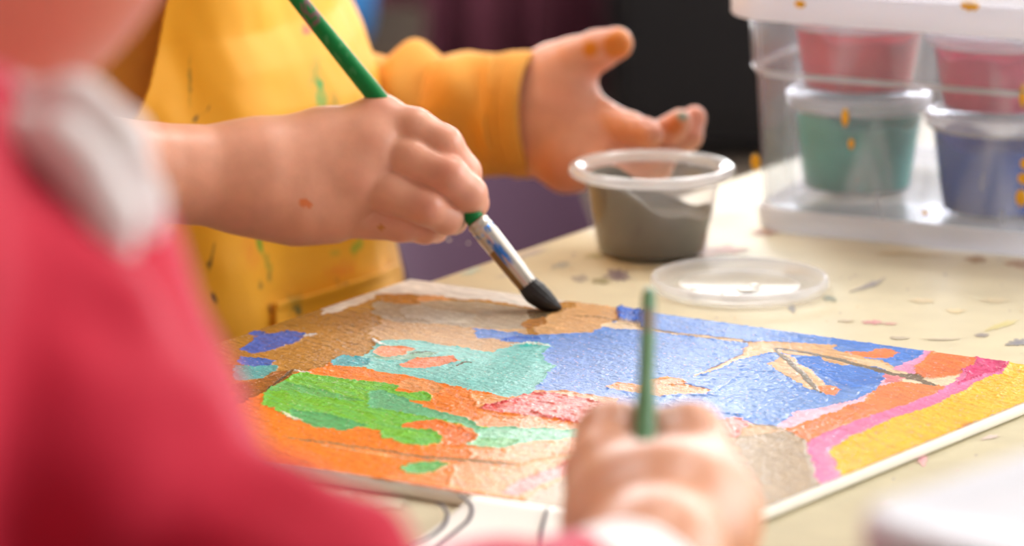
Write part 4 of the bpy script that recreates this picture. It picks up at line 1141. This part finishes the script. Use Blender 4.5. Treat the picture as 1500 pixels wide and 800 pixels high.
# left sleeve: a loose tube with gathered folds
sp = resample([(*W(470, 196, 1.712), .034), (*W(540, 186, 1.700), .032), (*W(600, 176, 1.692), .0315), (*W(660, 172, 1.684), .0300), (*W(720, 169, 1.677), .0285), (*W(752, 168, 1.673), .0285)], 150)
prof_t = np.linspace(0, 1, 150)
pxs, pys, _ = PX(sp[:, :3])
bump = np.zeros(150)
for c_, w_, a_ in ((505, 22, .0035), (562, 18, .0040), (616, 20, .0062), (685, 26, .0022), (742, 8, .0012)): bump += a_ * np.exp(-((pxs - c_) / w_) ** 2)
for c_, w_, a_ in ((585, 7, .0026), (650, 9, .0026), (536, 8, .0022)): bump -= a_ * np.exp(-((pxs - c_) / w_) ** 2)
Tt, Nn, Bb = frame_along(sp[:, :3])
ang = np.linspace(0, 2 * math.pi, 72, endpoint=False)
def sleeve_ring(i, extra=0.0, fold_=1.0):
    rr_ = sp[i, 3] + extra + fold_ * bump[i] * (0.62 + 0.38 * np.cos(ang - .3)) + fold_ * .0011 * np.sin(ang * 3 + prof_t[i] * 16) * (1 - .5 * prof_t[i]) + fold_ * .0008 * np.sin(ang * 5 - prof_t[i] * 22)
    return sp[i, :3] + rr_[:, None] * (np.cos(ang)[:, None] * Nn[i] + np.sin(ang)[:, None] * Bb[i])
L = [sleeve_ring(i) for i in range(150)] + [sleeve_ring(i, -.0016) for i in range(149, 60, -6)]
v, f = rings(L, False, False); slv = mkmesh('sleeve', v, f, M['shirt'], ychild)
cp = resample([(*W(750, 168, 1.6735), .0298), (*W(770, 167.5, 1.671), .0298), (*W(790, 167, 1.6685), .0292)], 24)
Tc, Nc, Bc = frame_along(cp[:, :3])
L = []
for i in range(24):
    r_ = cp[i, 3] + (.0006 if 3 < i < 22 else 0) - .0010 * math.exp(-((i - 6) / 1.1) ** 2) - .0006 * math.exp(-((i - 9) / 1.0) ** 2) + .0004 * np.sin(ang * 4)
    L.append(cp[i, :3] + np.broadcast_to(r_, ang.shape)[:, None] * (np.cos(ang)[:, None] * Nc[i] + np.sin(ang)[:, None] * Bc[i]))
L.append(cp[-1, :3] + (cp[-1, 3] - .0022) * (np.cos(ang)[:, None] * Nc[-1] + np.sin(ang)[:, None] * Bc[-1]))
for i in range(22, 4, -4): L.append(cp[i, :3] + (cp[i, 3] - .0028) * (np.cos(ang)[:, None] * Nc[i] + np.sin(ang)[:, None] * Bc[i]))
v, f = rings(L, False, False); mkmesh('cuff', v, f, M['shirt'], ychild)
# trousers and shoes
trF = Field([(.02, .02, [Ell(ybody(0, -.005, TAB - .08), [.098, .076, .085], Mt)]), (.02, .03, sum([chain([ybody(s * .047, -.005, TAB - .12), ybody(s * .052, -.005, .30), ybody(s * .054, -.018, .055)], [.060, .052, .046]) for s in (-1, 1)], []))])
solid('trousers', trF, .005, M['jeans'], ychild)
for s in (-1, 1):
    shF = Field([(.012, .012, chain([ybody(s * .053, -.04, .034), ybody(s * .057, .075, .030)], [.034, .031])), (.01, .02, [Cone(ybody(s * .053, -.03, .05), ybody(s * .053, -.02, .075), .032, .034)])])
    def flat(V): q = V.copy(); q[:, 2] = np.maximum(q[:, 2], 0.0); return q
    solid('shoe', shF, .004, M['shoe'], ychild, push=flat)

# the smock: one hanging sheet wrapped round the front of the body
AE, AN = .118, .088
ZT, ZB = TAB + .29, TAB - .17
ns, nt_ = 300, 230
zs = np.linspace(ZT, ZB, nt_)
right_px = lambda y: np.interp(y, [-600, 0, 50, 110, 250, 355, 400, 520, 900], [440, 505, 530, 549, 566, 580, 592, 606, 625])
left_px = lambda y: np.interp(y, [-600, -150, 0, 80, 130, 165, 190, 230, 300, 420, 900], [285, 262, 251, 236, 222, 205, 185, 140, 90, 60, 40])
rows = []
ph_all = np.linspace(-2.2, 1.9, 900)
for z in zs:
    sx = 0.0
    for it in range(3):
        P = np.array([ycen[0] + sx, ycen[1], z])[None] + AE * np.sin(ph_all)[:, None] * EV + AN * np.cos(ph_all)[:, None] * NV
        px, py, _ = PX(P); k = np.argmax(px)
        sx += (right_px(py[k]) - px[k]) / F * 1.6
    P = np.array([ycen[0] + sx, ycen[1], z])[None] + AE * np.sin(ph_all)[:, None] * EV + AN * np.cos(ph_all)[:, None] * NV
    px, py, _ = PX(P)
    kmax = np.argmax(px)
    ok = np.where((px[:kmax] < left_px(py[:kmax])))[0]
    k0 = ok[-1] if len(ok) else 0
    ph0 = max(ph_all[k0], -1.75)
    rows.append((sx, ph0, 1.45))
SV = np.zeros((nt_, ns, 3))
for j, (sx, p0, p1) in enumerate(rows):
    ph = np.linspace(p0, p1, ns); z = zs[j]
    hgt = (z - TAB)
    amp = 1.0
    r_ = (.0034 * np.sin(ph * 5.2 + 1.2 + hgt * 9) + .0022 * np.sin(ph * 9 - hgt * 25) + .003 * np.exp(-((ph + .55 + hgt * 2.2) / .16) ** 2) - .0035 * np.exp(-((ph + .15 - hgt * 1.5) / .22) ** 2)) * amp
    r_ += .006 * (fbm(ph * 2.2 + 4, np.full(ns, hgt * 14), 21, 3) - .5)
    r_ += .004 * np.exp(-((ph - .1 + (hgt - .02) * 10) / .35) ** 2) * np.exp(-((hgt - .02) / .02) ** 2)
    cx = np.array([ycen[0] + sx, ycen[1], z])
    SV[j] = cx + (AE + r_)[:, None] * np.sin(ph)[:, None] * EV + (AN + r_)[:, None] * np.cos(ph)[:, None] * NV
spx, spy, _ = PX(SV.reshape(-1, 3))
sc = np.tile(np.array(lin(238, 170, 16)), (len(spx), 1))
wn = (fbm(spx / 6, spy / 6, 91, 4) - .5)
def splat(x, y, a, b_, sl, c, amt=1.0, soft=2.0):
    global sc
    dx = spx - x; dy = spy - y - 0 * dx; u = dx - sl * dy
    d = np.sqrt((u / a) ** 2 + (dy / b_) ** 2) + wn * 1.5
    w = np.clip((1 - d) * soft, 0, 1)[:, None] * amt
    sc = sc * (1 - w) + np.array(lin(*c)) * w
for s_ in [(287, 172, 5, 5, 0, (40, 40, 30)), (306, 161, 4, 4, 0, (40, 45, 30)), (297, 168, 10, 2, 0, (60, 55, 30), .7), (278, 120, 3, 36, 0, (120, 110, 30), .6), (468, 122, 9, 10, 0, (60, 160, 70)), (470, 145, 12, 18, .2, (90, 168, 70), .8), (462, 105, 10, 30, -.15, (170, 160, 40), .7), (490, 150, 8, 16, 0, (150, 140, 40), .6),
           (448, 42, 7, 8, 0, (226, 90, 80)), (380, 358, 5, 20, .28, (70, 160, 20)), (392, 385, 6, 22, .3, (130, 140, 20), .6), (395, 405, 5, 10, 0, (90, 100, 30), .6), (368, 370, 18, 40, .2, (228, 120, 10), .45, 1.0), (308, 386, 4, 9, -.1, (50, 44, 20)), (312, 368, 2, 18, -.1, (90, 80, 20), .6), (314, 438, 5, 10, .2, (40, 40, 28)), (500, 395, 30, 18, -.4, (232, 112, 10), .6, .8), (523, 362, 9, 12, -.6, (120, 170, 30), .8),
           (490, 370, 8, 5, 0, (160, 170, 40), .5), (436, 455, 6, 6, 0, (26, 84, 60)), (432, 445, 16, 18, 0, (130, 120, 30), .6, 1.2), (396, 452, 5, 8, 0, (120, 76, 10), .7), (500, 413, 12, 4, -.9, (130, 108, 50), .9), (382, 418, 5, 6, 0, (130, 100, 20), .7), (540, 40, 8, 20, 0, (250, 214, 110), .4, 1), (250, 345, 8, 10, 0, (140, 100, 20), .5)]:
    splat(*s_)
# extra spatter below the sight line and towards the back
ii = np.arange(ns * nt_).reshape(nt_, ns)
q = np.stack([ii[:-1, :-1], ii[1:, :-1], ii[1:, 1:], ii[:-1, 1:]], -1).reshape(-1, 4)
smock = mkmesh('smock', SV.reshape(-1, 3), q, M['smock'], ychild, colors=sc)
md = smock.modifiers.new('t', 'SOLIDIFY'); md.thickness = 0.0014; md.offset = -1
# stitched pocket across its front: laid on the smock's own surface
def smock_at(px, py):
    k = np.argmin((spx - px) ** 2 + (spy - py) ** 2 + 1e5 * 0); return k
vis = np.zeros((nt_, ns), bool)
k_ = np.argmax(spx.reshape(nt_, ns), 1)
for j in range(nt_): vis[j, :k_[j]] = True
visf = vis.reshape(-1)
def surf(px, py):
    d = (spx - px) ** 2 + (spy - py) ** 2 + np.where(visf, 0, 1e9)
    k = np.argsort(d)[:4]; w = 1 / (d[k] + .01); return (SV.reshape(-1, 3)[k] * w[:, None]).sum(0) / w.sum()
out = np.array([NV[0] * .75, NV[1] * .75 - .45, 0.0]); out /= np.linalg.norm(out)
npx, npy = 60, 40
PV = np.zeros((npy, npx, 3))
for j in range(npy):
    for i in range(npx):
        s = i / (npx - 1); t = j / (npy - 1)
        x = 397 + s * (578 - 397); yt = 442 - s * 60 + 3 * math.sin(s * 3.14)
        y = yt + t * (72 + 20 * s)
        PV[j, i] = surf(x + 4 * t, y) + out * (.0034 + .0035 * math.sin(s * math.pi) * (1 - t) ** 2 * .6 + .0010 * (t < .14))
ii = np.arange(npx * npy).reshape(npy, npx)
q = np.stack([ii[:-1, :-1], ii[1:, :-1], ii[1:, 1:], ii[:-1, 1:]], -1).reshape(-1, 4)
# smooth the lookup noise
for it in range(6):
    PV[1:-1, 1:-1] = (PV[:-2, 1:-1] + PV[2:, 1:-1] + PV[1:-1, :-2] + PV[1:-1, 2:]) / 4
    PV[0, 1:-1] = (PV[0, :-2] + PV[0, 2:]) / 2; PV[:, 0][1:-1] = (PV[:-2, 0] + PV[2:, 0]) / 2; PV[-1, 1:-1] = (PV[-1, :-2] + PV[-1, 2:]) / 2; PV[1:-1, -1] = (PV[:-2, -1] + PV[2:, -1]) / 2
kk = [smock_at(*[c_[0] for c_ in PX(p[None])[:2]]) for p in PV.reshape(-1, 3)]
pk = mkmesh('pocket', PV.reshape(-1, 3), q, M['smock'], smock, colors=sc[kk])
md = pk.modifiers.new('t', 'SOLIDIFY'); md.thickness = 0.0012; md.offset = -1

# ------------------------------------------------------------------ the near child in the red sweater
KP = 0.87
W0 = W; chain0 = chain
def W(px, py, d): return W0(px, py, d * KP)
def chain(pts, rad): return chain0(pts, [r * (KP + .02) for r in rad])
def chain_px(pts, rad): return chain([W(*p) for p in pts], rad)
hc = W(-112, -208, .955); rs_ = .0570
fwdP = np.array([.75, .62, -.35]); upP = np.array([.18, .05, 1.0])
pbase = W(-40, 760, .80); pbase[2] = 0
# torso axis
chest = W(-40, 560, .865); waist = chest + np.array([-.03, -.05, -.14]); pel = chest + np.array([-.045, -.075, -.26])
pchild = empty('person', (pel[0], pel[1], 0), 'blurred child close by in a red sweater with a white collar, gripping an upright brush', 'person')
hs2 = .079
pb, pf_, pe, pat, pM = head_prims(hc + np.array([-.006, 0, .022]), fwdP, upP, hs2)
jaw = [Ell(hc, [rs_] * 3)]
fist_arm = chain_px([(468, 1030, .862), (720, 960, .965), (900, 880, 1.048), (955, 832, 1.078)], [.025, .0235, .0205, .0190])
palmP = chain_px([(955, 840, 1.076), (966, 758, 1.122), (968, 728, 1.140)], [.0186, .0188, .0150]) + chain_px([(936, 775, 1.120), (1000, 770, 1.120)], [.0152, .0160])
fP = [chain_px([(890, 790, 1.108), (888, 695, 1.145), (896, 642, 1.165), (908, 624, 1.180)], [.0128, .0122, .0108, .0086]),
      chain_px([(1034, 730, 1.132), (1008, 648, 1.168), (975, 640, 1.200), (955, 655, 1.210)], [.0135, .0118, .0088, .0074]),
      chain_px([(1046, 755, 1.130), (1036, 705, 1.180), (995, 700, 1.206), (965, 710, 1.206)], [.0118, .0098, .0085, .0074]),
      chain_px([(1042, 785, 1.122), (1036, 755, 1.172), (995, 750, 1.196), (968, 757, 1.194)], [.0112, .0094, .0082, .0072]),
      chain_px([(1028, 812, 1.110), (1028, 795, 1.158), (995, 792, 1.180), (972, 797, 1.178)], [.0100, .0084, .0074, .0066])]
fieldP = Field([(.004, .010, fist_arm), (.016, .016, palmP)] + [(.006, .010 if i < 2 else .010, f_) for i, f_ in enumerate(fP)])
VP, QP = net(fieldP, .0014)
cP = W(720, 960, .965); axP = W(900, 880, 1.048) - W(468, 1030, .862); axP /= np.linalg.norm(axP)
VP, QP = cut(VP, QP, (VP - cP) @ axP > 0)
shPR = W(-40, 435, .905); shPL = chest + np.array([-.19, .05, .06]); elP = W(468, 1030, .862)
elPL = shPL + np.array([-.02, .10, -.17]); haPL = elPL + np.array([.10, .13, .03])
back = np.array([-.5, -.8, 0.0])
torsoP = [Cone(chest + np.array([-.08, -.02, .02]), waist + np.array([-.05, -.02, 0]), .085, .080), Cone(waist + np.array([-.05, -.02, 0]), pel + np.array([-.03, 0, 0]), .08, .088)]
pc_ = pel + np.array([-.03, 0, 0])
SEAT = .32
legP = []
fd = np.array([.42, .90, 0.0]); sd = np.array([.90, -.42, 0.0])
for s in (-1, 1):
    hip = pc_ + sd * s * .05; hip[2] = SEAT + .055
    kne = hip + fd * .22; kne[2] = SEAT + .045
    ank = kne + fd * .02; ank[2] = .06
    legP += chain([hip, kne, ank], [.055, .042, .030]) + chain([ank - fd * .02 - np.array([0, 0, .015]), ank + fd * .09 - np.array([0, 0, .03])], [.027, .022])
nkP = chest + np.array([-.055, .01, .10])
fieldQ = Field([(.03, .03, torsoP), (.03, .03, [Cone(shPR, shPL, .034, .036)]), (.03, .03, chain([nkP, hc + np.array([-.005, -.01, -.01])], [.036, .036])), (.04, .03, pb + jaw), (.012, .012, pf_), (.006, .008, pe),
                (.015, .02, chain([shPR, elP, W(720, 960, .965)], [.034, .028, .0235])), (.015, .02, chain([shPL, elPL, haPL, haPL + np.array([.06, .03, -.01])], [.034, .027, .020, .018])), (.02, .02, legP)]
               + [(.003, .006, chain([haPL + np.array([.05 + .003 * k, .03 + .012 * (k - 1.5), -.005]), haPL + np.array([.09, .045 + .016 * (k - 1.5), -.012]), haPL + np.array([.113 - .003 * abs(k - 1.3), .05 + .018 * (k - 1.5), -.026])], [.0085, .0072, .0058])) for k in range(4)]
               + [(.003, .006, chain([haPL + np.array([.03, .0, -.004]), haPL + np.array([.06, -.012, -.014]), haPL + np.array([.085, -.010, -.02])], [.011, .0085, .0068]))])
VQ, QQ = net(fieldQ, .0042)
dP_ = (VQ - cP) @ axP; nearP = (np.linalg.norm(VQ - cP - dP_[:, None] * axP, axis=1) < .05) & (dP_ > -.006) & (dP_ < .15)
VQ, QQ = cut(VQ, QQ, ~nearP)
reds_shadeP = [(W(930, 640, 1.165), .022, .15), (W(1000, 660, 1.15), .016, .2), (W(985, 720, 1.12), .02, .15), (W(60, -60, .88), .26, 1.2)]  # the wide last entry puts the face's shade into the skin colour
weld([(VQ, QQ), (VP, QP)], [(cP, .06)], 'body', pchild, reds_shadeP, [], np.array(lin(200, 134, 94)))
eyes(pat, hs2, pchild)
fwp = pM[1]; upp = pM[2]
solid('hair', Field([(.03, .03, [Ell(pat(0, -.14, .32), np.array([.76, .82, .78]) * hs2, pM), Ell(pat(0, -.55, -.20), np.array([.62, .42, .80]) * hs2, pM)])]), .005, M['hair'], pchild,
      keep=lambda V: ((V - hc) @ fwp < .02) | ((V - hc) @ upp > .075))
# sweater with folds down the arm
shb = W(-52, 440, .905)
slP = chain([shb, W(118, 690, .885), elP], [.0375, .0365, .034]) + chain([elP, W(720, 975, .965), W(850, 905, 1.028)], [.034, .0285, .0245])
ridges = [Cone(W(30, 410, .848), W(172, 458, .852), .011, .009), Cone(W(80, 560, .840), W(255, 628, .856), .013, .010), Cone(W(200, 705, .840), W(405, 738, .860), .011, .010), Cone(W(-60, 600, .838), W(120, 740, .832), .013, .011),
          Cone(W(400, 850, .842), W(512, 802, .868), .011, .010)]
swF = Field([(.03, .03, grow(torsoP, .010)), (.03, .03, [Cone(shb, shPL, .046, .046)]), (.02, .035, slP), (.01, .012, ridges), (.02, .03, chain([shPL, elPL, haPL], [.046, .040, .030]))])
def foldP(V):
    w = .0022 * np.sin(V[:, 2] * 70 + V[:, 0] * 120) + .0016 * np.sin(V[:, 2] * 150 - V[:, 0] * 60 + V[:, 1] * 40)
    d = np.array([.5, -.7, .5]); return V + w[:, None] * d
solid('sweater', swF, .0042, M['red_sweater'], pchild, push=foldP)
# knitted white cuff on the right wrist
cf = resample([(*W(842, 925, 1.016), .0228), (*W(885, 905, 1.036), .0232), (*W(920, 884, 1.052), .0220), (*W(932, 876, 1.058), .0205)], 20)
v, f = tube(cf[:, :3], cf[:, 3] + .0004 * np.sin(np.arange(20) * 2.2), 40, cap=True)
mkmesh('cuff', v, f, M['collar'], pchild)
# the thick white collar: two soft rolls round the neck
for pts, r_ in (([(-330, 60, .99), (-220, 190, .93), (-80, 175, .895), (40, 165, .880), (112, 162, .872), (160, 200, .868), (184, 270, .872), (192, 340, .885), (140, 430, .91)], .0072),
                ([(-260, 150, .93), (-120, 205, .885), (20, 205, .866), (92, 215, .858), (130, 260, .856), (160, 330, .862), (150, 400, .88)], .0066)):
    P = resample([W(*p) for p in pts], 60)
    v, f = tube(P, r_ * (1 + .10 * np.sin(np.arange(60) * .7)) * np.interp(np.arange(60), [0, 6, 53, 59], [.6, 1, 1, .6]), 24)
    mkmesh('collar', v, f, M['collar'], pchild)
trP = Field([(.03, .03, [Cone(pc_ + np.array([0, 0, .02]), pc_ + np.array([0, 0, -.005]), .097, .10)]), (.02, .03, grow([q for q in legP if q.ra > .029], .010))])
solid('trousers', trP, .005, M['jeans'], pchild)
for s in (-1, 1):
    hip = pc_ + sd * s * .05; kne = hip + fd * .22; ank = kne + fd * .02; ank[2] = .06
    shF = Field([(.012, .012, chain([ank - fd * .03 + np.array([0, 0, -.026]), ank + fd * .09 + np.array([0, 0, -.03])], [.034, .031]))])
    solid('shoe', shF, .004, M['shoe'], pchild, push=flat)

# ================================================================== chairs, and the far end of the room
W = W0; chain = chain0
cl_ = W(592, 330, 1.80); cr_ = W(862, 330, 2.04)
dv = cr_ - cl_; dv[2] = 0; wd = np.linalg.norm(dv); dv /= wd
# backrest from cl_ to cr_; its chair faces the table
yv = np.array([dv[1], -dv[0], 0.0])
mid = (cl_ + cr_) / 2
loc = mid + yv * .155
chair((loc[0], loc[1]), math.atan2(yv[1], yv[0]) - math.pi / 2, 'empty purple plastic chair pushed in at the far side of the yellow-smocked child', w=wd * 1.02, ztop=TAB - .012)
hp = pc_ - fd * .01
chair((hp[0], hp[1]), math.atan2(fd[1], fd[0]) - math.pi / 2, 'purple plastic chair under the child in the red sweater', w=.30, ztop=.58)

# black cabinet
cx0 = (902 - 750) / F * 4.55
cab = empty('black_cabinet', (cx0 + .45, 4.85, 0), 'low black cabinet far behind the storage bin', 'cabinet')
v, f = rrbox(.45, .30, .03, 1.0, .01); mkmesh('carcass', place(v, (cx0 + .45, 4.85, 0), 0), f, M['black'], cab)
for sx in (-1, 1):
    v, f = rrbox(.219, .009, .07, .97, .006); d_ = mkmesh('door', place(v, (cx0 + .45 + sx * .222, 4.542, 0), 0), f, M['black'], cab)
    v, f = tube([(cx0 + .45 + sx * .03, 4.522, .6), (cx0 + .45 + sx * .03, 4.522, .72)], .006, 10); mkmesh('handle', v, f, M['alum'], d_)
for sx in (-1, 1):
    for sy in (-1, 1):
        v, f = tube([(cx0 + .45 + sx * .38, 4.85 + sy * .24, 0), (cx0 + .45 + sx * .38, 4.85 + sy * .24, .032)], .02, 12); mkmesh('foot', v, f, M['black'], cab)
# maroon curtain with deep folds
xa, xb = (470 - 750) / F * 4.7, (888 - 750) / F * 4.7
cur = empty('curtain', ((xa + xb) / 2, 4.75, 0), 'low dark maroon curtain on a rail under the far window, behind the open hand', 'curtain')
n = 220; xs = np.linspace(xa, xb, n); tt = np.linspace(0, 1, n)
off = .022 * np.sin(tt * 2 * math.pi * 4.5 + .8) + .012 * np.sin(tt * 2 * math.pi * 11)
zz = np.array([0.004, .2, .4, .6, .8, .95, 1.02])
V = np.array([[xs[i] + .006 * math.sin(z * 5 + i * .1), 4.75 + off[i] * (1 - .12 * z), z] for z in zz for i in range(n)])
ii = np.arange(n * len(zz)).reshape(len(zz), n)
q = np.stack([ii[:-1, :-1], ii[:-1, 1:], ii[1:, 1:], ii[1:, :-1]], -1).reshape(-1, 4)
o = mkmesh('cloth', V, q, M['maroon'], cur); md = o.modifiers.new('t', 'SOLIDIFY'); md.thickness = .003
v, f = tube([(xa - .05, 4.75, 1.03), (xb, 4.75, 1.03)], .014, 14); mkmesh('rail', v, f, M['alum'], cur)
for x in (xa - .03, xb - .02):
    v, f = tube([(x, 4.75, 1.03), (x, RY1, 1.03)], .008, 10); mkmesh('bracket', v, f, M['alum'], cur)
# grey bench and a blue box on it
bx = (505 - 750) / F * 4.2
bn = empty('low_bench', (bx - .06, 4.25, 0), 'low grey bench far behind the smocked child', 'bench')
v, f = rrbox(.15, .17, .20, .235, .01); mkmesh('bench_top', place(v, (bx - .06, 4.25, 0), 0), f, M['greyb'], bn)
for sx in (-1, 1):
    v, f = rrbox(.018, .15, 0, .20, .004); mkmesh('side_panel', place(v, (bx - .06 + sx * .12, 4.25, 0), 0), f, M['greyb'], bn)
v, f = rrbox(.11, .010, .04, .20, .004); mkmesh('back_panel', place(v, (bx - .06, 4.38, 0), 0), f, M['greyb'], bn)
bb = np.array([(520 - 750) / F * 4.2 - .075, 4.22, .235])
bo = empty('blue_box', bb, 'small blue box on the low grey bench far behind', 'box')
v, f = rings([rrect(.085, .08, .012, 0), rrect(.09, .085, .012, .004), rrect(.098, .093, .014, .115), rrect(.094, .089, .013, .115), rrect(.086, .08, .012, .006)]); mkmesh('box_body', place(v, bb, 0), f, M['bluebox'], bo)
v, f = rings([rrect(.100, .095, .014, .1155), rrect(.102, .097, .014, .118), rrect(.102, .097, .014, .126), rrect(.097, .092, .012, .129)]); mkmesh('box_lid', place(v, bb, 0), f, M['bluebox'], bo)

# ================================================================== light: the long window, added ceiling panels, camera
def area(name, loc, rot, sx, sy, e, c):
    l = bpy.data.lights.new(name, 'AREA'); l.shape = 'RECTANGLE'; l.size = sx; l.size_y = sy; l.energy = e; l.color = c
    o = bpy.data.objects.new(name, l); o.location = loc; o.rotation_euler = rot; COL.objects.link(o); return o
area('far_window_daylight', ((VX0 + VX1) / 2, RY1 + .14, (VZ0 + VZ1) / 2), (math.radians(90), 0, math.pi), VX1 - VX0, VZ1 - VZ0, LBACK, (1.0, .99, .98))
area('window_daylight', (RX1 + .12, (WY0 + WY1) / 2, (WZ0 + WZ1) / 2), (0, math.radians(90), 0), WZ1 - WZ0, WY1 - WY0, LWIN, (1.0, .985, .96))
M['panel'] = None
m, nt, b = newmat('added_panel_glow'); b.inputs['Emission Color'].default_value = (1, .98, .95, 1); b.inputs['Emission Strength'].default_value = LPAN; b.inputs['Base Color'].default_value = (.8, .8, .8, 1)
k = 0
for x, y, nm in ((-.8, 2.6, 'over the smocked child'), (1.0, 2.6, 'over the storage bin')):  # glowing panels out of view, added for light from above
    pr_ = empty('added_top_light', (x, y, RZ), 'unseen square panel added for top light ' + nm, 'ceiling light')
    v, f = rings([rrect(.33, .33, .01, z_) for z_ in (-.03, 0)]); mkmesh('frame', place(v, (x, y, RZ), 0), f, M['white'], pr_, smooth=False)
    v, f = slab(x - .30, x + .30, y - .30, y + .30, RZ - .034, RZ - .0302); mkmesh('diffuser', v, f, m, pr_, smooth=False)
w = bpy.data.worlds.new('daylight'); SC.world = w; w.use_nodes = True
bg = w.node_tree.nodes['Background']; bg.inputs['Color'].default_value = (.80, .90, 1.0, 1); bg.inputs['Strength'].default_value = 1.5

cam = bpy.data.cameras.new('camera'); co = bpy.data.objects.new('camera', cam); COL.objects.link(co)
co.location = tuple(CAM); co.rotation_euler = (math.radians(90) - TH, 0, 0)
cam.sensor_width = 36; cam.lens = 36 * F / 1500; cam.clip_start = .02; cam.clip_end = 60
cam.dof.use_dof = True; cam.dof.focus_distance = FOC; cam.dof.aperture_fstop = FSTOP
SC.camera = co
vs = SC.view_settings; vs.view_transform = 'Standard'; vs.look = 'None'; vs.gamma = 1; vs.use_curve_mapping = False; vs.exposure = EXPO
